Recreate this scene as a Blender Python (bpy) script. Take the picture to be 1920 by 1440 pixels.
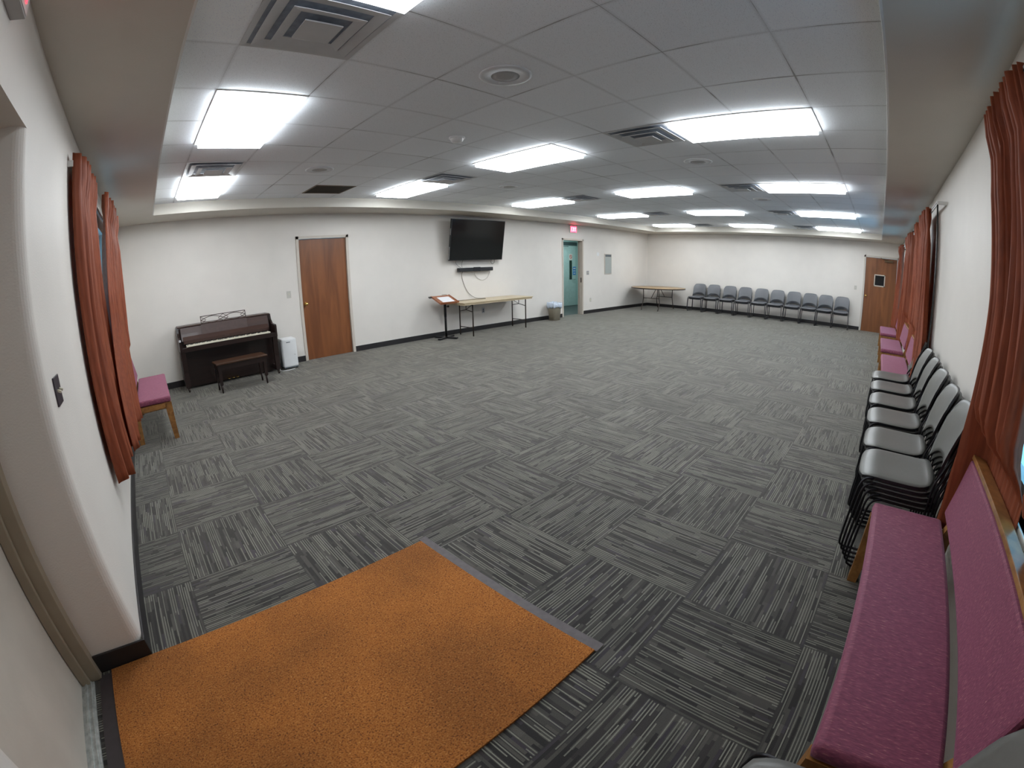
import bpy, bmesh, math, random
from mathutils import Vector, Matrix
for o in list(bpy.data.objects): bpy.data.objects.remove(o)
sc = bpy.context.scene
COL = sc.collection
PI = math.pi
# ------------------------------------------------------------------ camera (wide action-camera lens)
cam_data = bpy.data.cameras.new('camera')
cam = bpy.data.objects.new('camera', cam_data); COL.objects.link(cam)
cam_data.type = 'PANO'
cam_data.sensor_fit = 'HORIZONTAL'
cam_data.sensor_width = 36.0; cam_data.sensor_height = 27.0
cam_data.clip_start = 0.02; cam_data.clip_end = 200
cc = cam_data.cycles if hasattr(cam_data, 'cycles') else cam_data
cc.panorama_type = 'FISHEYE_LENS_POLYNOMIAL'
cc.fisheye_fov = math.radians(200)
cc.fisheye_polynomial_k0 = 0.0
cc.fisheye_polynomial_k1 = -0.06359063620256254
cc.fisheye_polynomial_k2 = -3.543593097645146e-05
cc.fisheye_polynomial_k3 = 1.5136976811513905e-05
cc.fisheye_polynomial_k4 = -2.3109497011799716e-07
RX = (0.7070338485763076, -0.7069005489293241, -0.019868338903777736)
UY = (0.2022217970937949, 0.1751782730329057, 0.9635449742681267)
BZ = (-0.6776499699310339, -0.6852767226315433, 0.2668076679404845)
CP = (0.45799408551628934, 0.6984763673456702, 1.5137871979827877)
cam.matrix_world = Matrix(((RX[0], UY[0], BZ[0], CP[0]), (RX[1], UY[1], BZ[1], CP[1]), (RX[2], UY[2], BZ[2], CP[2]), (0, 0, 0, 1)))
sc.camera = cam
# ------------------------------------------------------------------ world, exposure
w = bpy.data.worlds.new('world'); sc.world = w; w.use_nodes = True
wn = w.node_tree.nodes; wl = w.node_tree.links
bg = wn['Background']; bg.inputs['Color'].default_value = (0.22, 0.64, 1.0, 1); bg.inputs['Strength'].default_value = 0.65
sc.view_settings.view_transform = 'Standard'; sc.view_settings.look = 'None'
sc.view_settings.gamma = 1.0; sc.view_settings.use_curve_mapping = False
sc.view_settings.exposure = 1.62
LIGHT_STRENGTH = 6.0
try:
    sc.cycles.use_denoising = True
    sc.cycles.max_bounces = 10; sc.cycles.diffuse_bounces = 6
    sc.cycles.sample_clamp_indirect = 8
except Exception: pass
# ------------------------------------------------------------------ dimensions
L = 15.065; W = 8.444; HS = 2.574; HC = 2.725; T = 0.16
TILE = 0.6096
CGX, CGY = -0.317, 3.606           # ceiling grid origin
FGX, FGY = -0.3102, 3.6742         # carpet grid origin
random.seed(7)
# ------------------------------------------------------------------ materials
def new_mat(name):
    m = bpy.data.materials.new(name); m.use_nodes = True
    return m, m.node_tree.nodes, m.node_tree.links, m.node_tree.nodes['Principled BSDF']
def N(nodes, t, **k):
    n = nodes.new(t)
    for a, b in k.items(): setattr(n, a, b)
    return n
def noise_mat(name, c, rough=0.6, var=0.06, scale=30, bump=0.0, bscale=200, metallic=0.0, spec=0.5, sheen=0.0, coat=0.0):
    m, n, l, b = new_mat(name)
    tc = N(n, 'ShaderNodeTexCoord'); nz = N(n, 'ShaderNodeTexNoise'); nz.inputs['Scale'].default_value = scale
    nz.inputs['Detail'].default_value = 4
    l.new(tc.outputs['Object'], nz.inputs['Vector'])
    mr = N(n, 'ShaderNodeMapRange'); mr.inputs['From Min'].default_value = .3; mr.inputs['From Max'].default_value = .7
    mr.inputs['To Min'].default_value = 1 - var; mr.inputs['To Max'].default_value = 1 + var
    l.new(nz.outputs['Fac'], mr.inputs['Value'])
    mx = N(n, 'ShaderNodeVectorMath', operation='SCALE'); mx.inputs[0].default_value = c[:3]
    l.new(mr.outputs[0], mx.inputs['Scale']); l.new(mx.outputs[0], b.inputs['Base Color'])
    b.inputs['Roughness'].default_value = rough; b.inputs['Metallic'].default_value = metallic
    b.inputs['Specular IOR Level'].default_value = spec
    if sheen: b.inputs['Sheen Weight'].default_value = sheen; b.inputs['Sheen Tint'].default_value = (min(1, c[0]*2.2), min(1, c[1]*2.2), min(1, c[2]*2.2), 1)
    if coat: b.inputs['Coat Weight'].default_value = coat
    if bump:
        n2 = N(n, 'ShaderNodeTexNoise'); n2.inputs['Scale'].default_value = bscale; n2.inputs['Detail'].default_value = 3
        l.new(tc.outputs['Object'], n2.inputs['Vector'])
        bp = N(n, 'ShaderNodeBump'); bp.inputs['Strength'].default_value = bump; bp.inputs['Distance'].default_value = .004
        l.new(n2.outputs['Fac'], bp.inputs['Height']); l.new(bp.outputs[0], b.inputs['Normal'])
    return m
def emit_mat(name, c, s):
    m, n, l, b = new_mat(name)
    b.inputs['Base Color'].default_value = (*c, 1); b.inputs['Emission Color'].default_value = (*c, 1); b.inputs['Emission Strength'].default_value = s
    return m
def wood_mat(name, c1, c2, rough=0.4, scale=3.0, stretch=(1, 1, .08), coat=0.0):
    m, n, l, b = new_mat(name)
    tc = N(n, 'ShaderNodeTexCoord'); mp = N(n, 'ShaderNodeMapping'); mp.inputs['Scale'].default_value = stretch
    l.new(tc.outputs['Object'], mp.inputs['Vector'])
    nz = N(n, 'ShaderNodeTexNoise'); nz.inputs['Scale'].default_value = scale*6; nz.inputs['Detail'].default_value = 8; nz.inputs['Distortion'].default_value = .8
    l.new(mp.outputs[0], nz.inputs['Vector'])
    cr = N(n, 'ShaderNodeValToRGB'); cr.color_ramp.elements[0].position = .35; cr.color_ramp.elements[1].position = .68
    cr.color_ramp.elements[0].color = (*c1, 1); cr.color_ramp.elements[1].color = (*c2, 1)
    l.new(nz.outputs['Fac'], cr.inputs[0]); l.new(cr.outputs[0], b.inputs['Base Color'])
    b.inputs['Roughness'].default_value = rough
    if coat: b.inputs['Coat Weight'].default_value = coat
    return m
M = {}
M['wall'] = noise_mat('wall paint', (.72, .68, .63), .55, .02, 3, .25, 120)
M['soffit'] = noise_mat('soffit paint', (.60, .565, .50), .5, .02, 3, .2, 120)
M['base'] = noise_mat('vinyl baseboard', (.018, .016, .017), .45, .1, 10)
M['frame'] = noise_mat('door frame paint', (.58, .52, .45), .4, .03, 8)
M['framedk'] = noise_mat('entry frame paint', (.30, .25, .18), .45, .06, 8)
M['entrydoor'] = noise_mat('entry door paint', (.52, .48, .42), .5, .06, 5, .1, 60)
M['white'] = noise_mat('white plastic', (.75, .76, .76), .4, .02, 10)
M['whitemetal'] = noise_mat('white enamel', (.72, .72, .70), .4, .03, 10)
M['ivory'] = noise_mat('ivory plastic', (.72, .68, .52), .4, .03, 10)
M['plate'] = noise_mat('wall plate', (.52, .50, .45), .4, .03, 10)
M['bronze'] = noise_mat('dark wall plate', (.07, .06, .075), .35, .1, 20, metallic=.5)
M['black'] = noise_mat('black plastic', (.012, .012, .013), .35, .1, 20)
M['blackmetal'] = noise_mat('black painted metal', (.015, .015, .017), .35, .1, 20, metallic=.3)
M['screen'] = noise_mat('tv screen', (.008, .009, .009), .12, .1, 3)
M['tablemetal'] = noise_mat('brown table metal', (.05, .035, .028), .4, .1, 20, metallic=.4)
M['greymetal'] = noise_mat('grey steel', (.40, .40, .41), .35, .05, 20, metallic=.7)
M['chrome'] = noise_mat('chrome', (.7, .7, .72), .15, .02, 10, metallic=1)
M['brass'] = noise_mat('brass', (.75, .52, .18), .25, .05, 20, metallic=1)
M['chairgrey'] = noise_mat('grey chair shell', (.150, .149, .138), .34, .04, 60, .12, 500)
M['chairgreylt'] = noise_mat('lighter grey chair shell', (.125, .13, .14), .42, .04, 60, .12, 500)
M['chairblack'] = noise_mat('black chair underside', (.010, .010, .012), .4, .1, 30)
M['chairrod'] = noise_mat('dark chair rod', (.02, .02, .024), .3, .1, 30, metallic=.6)
M['rodgrey'] = noise_mat('grey chair rod', (.06, .06, .065), .35, .1, 30, metallic=.6)
M['doorwood'] = wood_mat('birch door veneer', (.155, .050, .016), (.265, .095, .030), .38, 1.2, (1, 1, .10))
M['doorwood2'] = wood_mat('far door veneer', (.17, .062, .022), (.26, .098, .034), .38, 1.2, (1, 1, .10))
M['oak'] = wood_mat('oak bench wood', (.20, .085, .022), (.36, .17, .05), .35, 3, (1, 1, 1), .1)
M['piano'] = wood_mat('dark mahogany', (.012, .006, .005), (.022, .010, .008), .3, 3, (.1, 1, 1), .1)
M['pianolit'] = wood_mat('lit mahogany', (.038, .018, .014), (.058, .028, .020), .4, 3, (.1, 1, 1), .1)  # lighter copy of the piano wood, light on upper parts put into the colour
M['deskwood'] = noise_mat('dusty brown music desk', (.070, .045, .040), .4, .1, 20)
M['benchwood'] = wood_mat('piano bench wood', (.040, .018, .010), (.085, .038, .018), .3, 3, (.1, 1, 1), .2)
M['keys'] = noise_mat('piano key ivory', (.72, .68, .55), .3, .03, 20)
M['lectern'] = wood_mat('reddish lectern board', (.26, .085, .035), (.38, .14, .06), .4, 3, (.2, 1, 1))
M['paper'] = noise_mat('white paper', (.80, .80, .82), .7, .01, 10)
M['tabletop'] = noise_mat('beige laminate', (.52, .42, .27), .35, .05, 12)
M['roundtop'] = wood_mat('tan laminate table', (.30, .20, .10), (.40, .28, .15), .35, 2, (.3, 1, 1))
M['bin'] = noise_mat('beige bin plastic', (.46, .41, .31), .45, .03, 10)
M['bag'] = noise_mat('thin white bag', (.55, .62, .72), .35, .15, 25, .6, 40)
M['ruggum'] = noise_mat('rubber mat edge', (.045, .036, .038), .5, .1, 30)
M['ruggumlt'] = noise_mat('worn rubber mat edge', (.095, .078, .082), .5, .15, 30)
M['board'] = noise_mat('grey green panel', (.36, .39, .37), .5, .03, 6)
M['boarddark'] = noise_mat('dark grey strip', (.10, .12, .13), .5, .05, 6)
M['hall'] = noise_mat('hall paint', (.42, .58, .57), .6, .03, 4)
M['halldoor'] = noise_mat('hall door paint', (.46, .60, .60), .5, .06, 10)
M['hallfloor'] = noise_mat('hall floor', (.06, .075, .075), .6, .15, 30)
M['darkglass'] = noise_mat('dark glass', (.012, .03, .022), .1, .1, 4)
M['blackglass'] = noise_mat('black glass', (.01, .012, .014), .12, .1, 4)
M['closer'] = noise_mat('bronze closer metal', (.14, .09, .05), .4, .06, 20, metallic=.5)
M['darkteal'] = noise_mat('dark teal trim', (.05, .075, .08), .5, .05, 10)
M['blue'] = noise_mat('blue notice', (.03, .22, .62), .5, .05, 10)
M['signwhite'] = noise_mat('sign white', (.75, .70, .68), .5, .05, 10)
M['red'] = noise_mat('sign red', (.62, .06, .05), .5, .05, 10)
M['grilledark'] = noise_mat('return grille backing', (.045, .036, .024), .7, .2, 60)  # dark brown for the grille's back sheet and slats
M['ventwhite'] = noise_mat('vent enamel', (.56, .57, .58), .4, .04, 10)
M['ventdark'] = noise_mat('vent throat', (.26, .30, .36), .6, .2, 20)
M['speaker'] = noise_mat('speaker mesh', (.42, .42, .42), .6, .15, 400)
M['lamp'] = emit_mat('lamp diffuser', (.90, .955, 1.0), LIGHT_STRENGTH)
M['lamp_dimmed'] = emit_mat('dimmed lamp diffuser', (.90, .955, 1.0), LIGHT_STRENGTH*.25)  # emission cut to darken the near floor like lens vignetting
M['lamp_dimmed_less'] = emit_mat('less dimmed lamp diffuser', (.90, .955, 1.0), LIGHT_STRENGTH*.75)  # milder cut, added for the same darkening near the camera
M['exitred'] = emit_mat('exit sign glow', (1.0, .05, .11), 1.1)
M['exitpink'] = emit_mat('exit letter glow', (1.0, .30, .34), 1.3)
M['exitletter'] = emit_mat('exit red letter', (1.0, .03, .05), 1.6)
M['nook'] = noise_mat('grey sign housing', (.42, .41, .40), .5, .03, 10)
M['threshold'] = noise_mat('worn aluminium', (.45, .47, .45), .4, .25, 40, metallic=.4)
M['sill'] = noise_mat('sill paint', (.62, .62, .58), .4, .03, 10)

def glass_mat():
    m, n, l, b = new_mat('window glass')
    b.inputs['Base Color'].default_value = (.92, .97, 1, 1); b.inputs['Roughness'].default_value = 0.0
    tr = N(n, 'ShaderNodeBsdfTransparent'); gl = N(n, 'ShaderNodeBsdfGlossy'); gl.inputs['Roughness'].default_value = .03
    mx = N(n, 'ShaderNodeMixShader'); mx.inputs[0].default_value = .06
    l.new(tr.outputs[0], mx.inputs[1]); l.new(gl.outputs[0], mx.inputs[2]); l.new(mx.outputs[0], n['Material Output'].inputs['Surface'])
    return m
M['glass'] = glass_mat()

def math_n(n, l, op, a, b=None, c=None):
    x = N(n, 'ShaderNodeMath', operation=op)
    for i, v in enumerate((a, b, c)):
        if v is None: continue
        if isinstance(v, (int, float)): x.inputs[i].default_value = v
        else: l.new(v, x.inputs[i])
    return x.outputs[0]
def carpet_mat():
    m, n, l, b = new_mat('striped carpet tiles')
    tc = N(n, 'ShaderNodeTexCoord'); sp = N(n, 'ShaderNodeSeparateXYZ'); l.new(tc.outputs['Object'], sp.inputs[0])
    mm = lambda op, a, b_=None, c=None: math_n(n, l, op, a, b_, c)
    gx = mm('DIVIDE', mm('SUBTRACT', sp.outputs[0], FGX), TILE); gy = mm('DIVIDE', mm('SUBTRACT', sp.outputs[1], FGY), TILE)
    ix = mm('FLOOR', gx); iy = mm('FLOOR', gy)
    fx = mm('SUBTRACT', gx, ix); fy = mm('SUBTRACT', gy, iy)
    par = mm('MODULO', mm('ADD', mm('ADD', ix, iy), 100), 2)          # 0: stripes along y
    def mix(a, b_): # par ? b : a
        return mm('ADD', mm('MULTIPLY', a, mm('SUBTRACT', 1, par)), mm('MULTIPLY', b_, par))
    u = mix(fy, fx); v = mix(fx, fy)
    tid = mm('ADD', mm('MULTIPLY', ix, 7.31), mm('MULTIPLY', iy, 3.77))
    def wn3(a, b_, c):
        cv = N(n, 'ShaderNodeCombineXYZ')
        for i, q in enumerate((a, b_, c)):
            if isinstance(q, (int, float)): cv.inputs[i].default_value = q
            else: l.new(q, cv.inputs[i])
        x = N(n, 'ShaderNodeTexWhiteNoise', noise_dimensions='3D'); l.new(cv.outputs[0], x.inputs['Vector']); return x.outputs['Value']
    # broad dashes
    R1 = 46
    vr = mm('MULTIPLY', v, R1); row = mm('FLOOR', vr); fr = mm('SUBTRACT', vr, row)
    off = mm('MULTIPLY', wn3(row, tid, 1.5), 9)
    seg = mm('FLOOR', mm('ADD', mm('MULTIPLY', u, 4.4), off))
    r1 = wn3(seg, row, tid)
    cr = N(n, 'ShaderNodeValToRGB'); cr.color_ramp.interpolation = 'CONSTANT'
    els = [(0, (.012, .010, .010)), (.26, (.028, .024, .023)), (.50, (.050, .046, .041)), (.76, (.075, .070, .060)), (.91, (.038, .031, .040))]
    cr.color_ramp.elements[0].color = (*els[0][1], 1)
    cr.color_ramp.elements[1].position = els[1][0]; cr.color_ramp.elements[1].color = (*els[1][1], 1)
    for p, c in els[2:]:
        e = cr.color_ramp.elements.new(p); e.color = (*c, 1)
    l.new(r1, cr.inputs[0])
    # light pin-lines
    seg2 = mm('FLOOR', mm('ADD', mm('MULTIPLY', u, 2.3), mm('MULTIPLY', off, 1.7)))
    r2 = wn3(seg2, row, mm('ADD', tid, 31.7))
    line = mm('MULTIPLY', mm('LESS_THAN', mm('ABSOLUTE', mm('SUBTRACT', fr, .5)), .20), mm('GREATER_THAN', r2, .47))
    mixc = N(n, 'ShaderNodeMix', data_type='RGBA'); l.new(line, mixc.inputs['Factor']); l.new(cr.outputs[0], mixc.inputs['A']); mixc.inputs['B'].default_value = (.198, .197, .160, 1)
    # seams
    du = mm('MINIMUM', mm('MINIMUM', fx, mm('SUBTRACT', 1, fx)), mm('MINIMUM', fy, mm('SUBTRACT', 1, fy)))
    seam = mm('LESS_THAN', du, .006)
    mix2 = N(n, 'ShaderNodeMix', data_type='RGBA'); l.new(mm('MULTIPLY', seam, .6), mix2.inputs['Factor']); l.new(mixc.outputs['Result'], mix2.inputs['A']); mix2.inputs['B'].default_value = (.02, .018, .018, 1)
    # per tile and fine variation
    nz = N(n, 'ShaderNodeTexNoise'); nz.inputs['Scale'].default_value = 330; nz.inputs['Detail'].default_value = 2; l.new(tc.outputs['Object'], nz.inputs['Vector'])
    blk = wn3(mm('FLOOR', mm('ADD', mm('MULTIPLY', u, 3.1), mm('MULTIPLY', wn3(mm('FLOOR', mm('DIVIDE', row, 4)), tid, 9.3), 5))), mm('FLOOR', mm('DIVIDE', row, 4)), mm('ADD', tid, 3.3))
    f1 = mm('MULTIPLY', mm('ADD', mm('MULTIPLY', blk, .46), .77), mm('MULTIPLY', mm('ADD', mm('MULTIPLY', nz.outputs['Fac'], 1.15), .30), mm('ADD', mm('MULTIPLY', wn3(ix, iy, 5.1), .16), .94)))
    sc_ = N(n, 'ShaderNodeVectorMath', operation='SCALE'); l.new(mix2.outputs['Result'], sc_.inputs[0]); l.new(f1, sc_.inputs['Scale'])
    l.new(sc_.outputs[0], b.inputs['Base Color'])
    b.inputs['Roughness'].default_value = .75; b.inputs['Specular IOR Level'].default_value = .35
    b.inputs['Sheen Weight'].default_value = .40; b.inputs['Sheen Roughness'].default_value = .45; b.inputs['Sheen Tint'].default_value = (.86, .82, .72, 1)
    bp = N(n, 'ShaderNodeBump'); bp.inputs['Strength'].default_value = .35; bp.inputs['Distance'].default_value = .003
    l.new(nz.outputs['Fac'], bp.inputs['Height']); l.new(bp.outputs[0], b.inputs['Normal'])
    return m
M['carpet'] = carpet_mat()
def ceiling_mat():
    m, n, l, b = new_mat('acoustic ceiling tile')
    tc = N(n, 'ShaderNodeTexCoord'); sp = N(n, 'ShaderNodeSeparateXYZ'); l.new(tc.outputs['Object'], sp.inputs[0])
    mm = lambda op, a, b_=None, c=None: math_n(n, l, op, a, b_, c)
    gx = mm('DIVIDE', mm('SUBTRACT', sp.outputs[0], CGX), TILE); gy = mm('DIVIDE', mm('SUBTRACT', sp.outputs[1], CGY), TILE)
    ix = mm('FLOOR', gx); iy = mm('FLOOR', gy); fx = mm('SUBTRACT', gx, ix); fy = mm('SUBTRACT', gy, iy)
    du = mm('MINIMUM', mm('MINIMUM', fx, mm('SUBTRACT', 1, fx)), mm('MINIMUM', fy, mm('SUBTRACT', 1, fy)))
    n2 = N(n, 'ShaderNodeTexNoise'); n2.inputs['Scale'].default_value = 1.6; n2.inputs['Detail'].default_value = 5; l.new(tc.outputs['Object'], n2.inputs['Vector'])
    wdt = mm('MULTIPLY', mm('MAXIMUM', mm('SUBTRACT', n2.outputs['Fac'], .50), 0.0), .06)
    hard = mm('LESS_THAN', du, mm('ADD', wdt, .0006))
    soft = mm('MULTIPLY', mm('SUBTRACT', 1, mm('MINIMUM', mm('DIVIDE', du, .035), 1)), .16)
    seam = mm('MAXIMUM', mm('MULTIPLY', hard, .62), soft)
    cv = N(n, 'ShaderNodeCombineXYZ'); l.new(ix, cv.inputs[0]); l.new(iy, cv.inputs[1])
    wn = N(n, 'ShaderNodeTexWhiteNoise', noise_dimensions='3D'); l.new(cv.outputs[0], wn.inputs['Vector'])
    sp1 = N(n, 'ShaderNodeTexNoise'); sp1.inputs['Scale'].default_value = 190; sp1.inputs['Detail'].default_value = 2; l.new(tc.outputs['Object'], sp1.inputs['Vector'])
    speck = mm('MULTIPLY', mm('LESS_THAN', sp1.outputs['Fac'], .36), .25)
    f = mm('SUBTRACT', mm('ADD', mm('MULTIPLY', wn.outputs['Value'], .08), .96), speck)
    sc_ = N(n, 'ShaderNodeVectorMath', operation='SCALE'); sc_.inputs[0].default_value = (.91, .95, .99); l.new(f, sc_.inputs['Scale'])
    mx = N(n, 'ShaderNodeMix', data_type='RGBA'); l.new(seam, mx.inputs['Factor']); l.new(sc_.outputs[0], mx.inputs['A']); mx.inputs['B'].default_value = (.06, .055, .05, 1)
    l.new(mx.outputs['Result'], b.inputs['Base Color']); b.inputs['Roughness'].default_value = .8
    bp = N(n, 'ShaderNodeBump'); bp.inputs['Strength'].default_value = .3; bp.inputs['Distance'].default_value = .003
    l.new(sp1.outputs['Fac'], bp.inputs['Height']); l.new(bp.outputs[0], b.inputs['Normal'])
    return m
M['ceiling'] = ceiling_mat()
def fabric_mat():
    m, n, l, b = new_mat('pink flecked upholstery')
    tc = N(n, 'ShaderNodeTexCoord'); mp = N(n, 'ShaderNodeMapping'); mp.inputs['Scale'].default_value = (330, 45, 90); l.new(tc.outputs['Object'], mp.inputs['Vector'])
    nz = N(n, 'ShaderNodeTexNoise'); nz.inputs['Scale'].default_value = 1; nz.inputs['Detail'].default_value = 3; l.new(mp.outputs[0], nz.inputs['Vector'])
    cr = N(n, 'ShaderNodeValToRGB'); e = cr.color_ramp.elements
    e[0].position = .30; e[0].color = (.15, .028, .062, 1); e[1].position = .60; e[1].color = (.245, .056, .104, 1)
    x = e.new(.70); x.color = (.36, .12, .14, 1); x = e.new(.76); x.color = (.50, .26, .22, 1)
    l.new(nz.outputs['Fac'], cr.inputs[0]); l.new(cr.outputs[0], b.inputs['Base Color'])
    b.inputs['Roughness'].default_value = .7; b.inputs['Sheen Weight'].default_value = .2; b.inputs['Sheen Tint'].default_value = (.9, .6, .8, 1)
    bp = N(n, 'ShaderNodeBump'); bp.inputs['Strength'].default_value = .3; bp.inputs['Distance'].default_value = .002
    l.new(nz.outputs['Fac'], bp.inputs['Height']); l.new(bp.outputs[0], b.inputs['Normal'])
    return m
M['pink'] = fabric_mat()
def curtain_mat():
    m, n, l, b = new_mat('rust velvet curtain')
    tc = N(n, 'ShaderNodeTexCoord'); mp = N(n, 'ShaderNodeMapping'); mp.inputs['Scale'].default_value = (60, 60, 6); l.new(tc.outputs['Object'], mp.inputs['Vector'])
    nz = N(n, 'ShaderNodeTexNoise'); nz.inputs['Scale'].default_value = 1; nz.inputs['Detail'].default_value = 4; l.new(mp.outputs[0], nz.inputs['Vector'])
    cr = N(n, 'ShaderNodeValToRGB'); e = cr.color_ramp.elements
    e[0].position = .3; e[0].color = (.21, .044, .014, 1); e[1].position = .7; e[1].color = (.36, .082, .028, 1)
    l.new(nz.outputs['Fac'], cr.inputs[0]); l.new(cr.outputs[0], b.inputs['Base Color'])
    b.inputs['Roughness'].default_value = .65; b.inputs['Sheen Weight'].default_value = .22; b.inputs['Sheen Tint'].default_value = (.80, .36, .18, 1); b.inputs['Sheen Roughness'].default_value = .35
    tl = N(n, 'ShaderNodeBsdfTranslucent'); tl.inputs['Color'].default_value = (.45, .10, .03, 1)
    mx = N(n, 'ShaderNodeMixShader'); mx.inputs[0].default_value = .25
    l.new(b.outputs[0], mx.inputs[1]); l.new(tl.outputs[0], mx.inputs[2]); l.new(mx.outputs[0], n['Material Output'].inputs['Surface'])
    return m
M['curtain'] = curtain_mat()
def coir_mat():
    m, n, l, b = new_mat('orange brown mat pile')
    tc = N(n, 'ShaderNodeTexCoord'); nz = N(n, 'ShaderNodeTexNoise'); nz.inputs['Scale'].default_value = 150; nz.inputs['Detail'].default_value = 4; l.new(tc.outputs['Object'], nz.inputs['Vector'])
    cr = N(n, 'ShaderNodeValToRGB'); e = cr.color_ramp.elements
    e[0].position = .30; e[0].color = (.10, .028, .006, 1); e[1].position = .46; e[1].color = (.37, .122, .017, 1)
    x = e.new(.62); x.color = (.42, .155, .030, 1); x = e.new(.74); x.color = (.62, .30, .09, 1)
    l.new(nz.outputs['Fac'], cr.inputs[0])
    n2 = N(n, 'ShaderNodeTexNoise'); n2.inputs['Scale'].default_value = 2.2; n2.inputs['Detail'].default_value = 4; l.new(tc.outputs['Object'], n2.inputs['Vector'])
    mr = N(n, 'ShaderNodeMapRange'); mr.inputs['From Min'].default_value = .35; mr.inputs['From Max'].default_value = .62; mr.inputs['To Min'].default_value = .74; mr.inputs['To Max'].default_value = 1.08
    l.new(n2.outputs['Fac'], mr.inputs['Value'])
    s = N(n, 'ShaderNodeVectorMath', operation='SCALE'); l.new(cr.outputs[0], s.inputs[0]); l.new(mr.outputs[0], s.inputs['Scale'])
    l.new(s.outputs[0], b.inputs['Base Color']); b.inputs['Roughness'].default_value = .95
    bp = N(n, 'ShaderNodeBump'); bp.inputs['Strength'].default_value = .8; bp.inputs['Distance'].default_value = .006
    l.new(nz.outputs['Fac'], bp.inputs['Height']); l.new(bp.outputs[0], b.inputs['Normal'])
    return m
M['coir'] = coir_mat()

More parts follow.
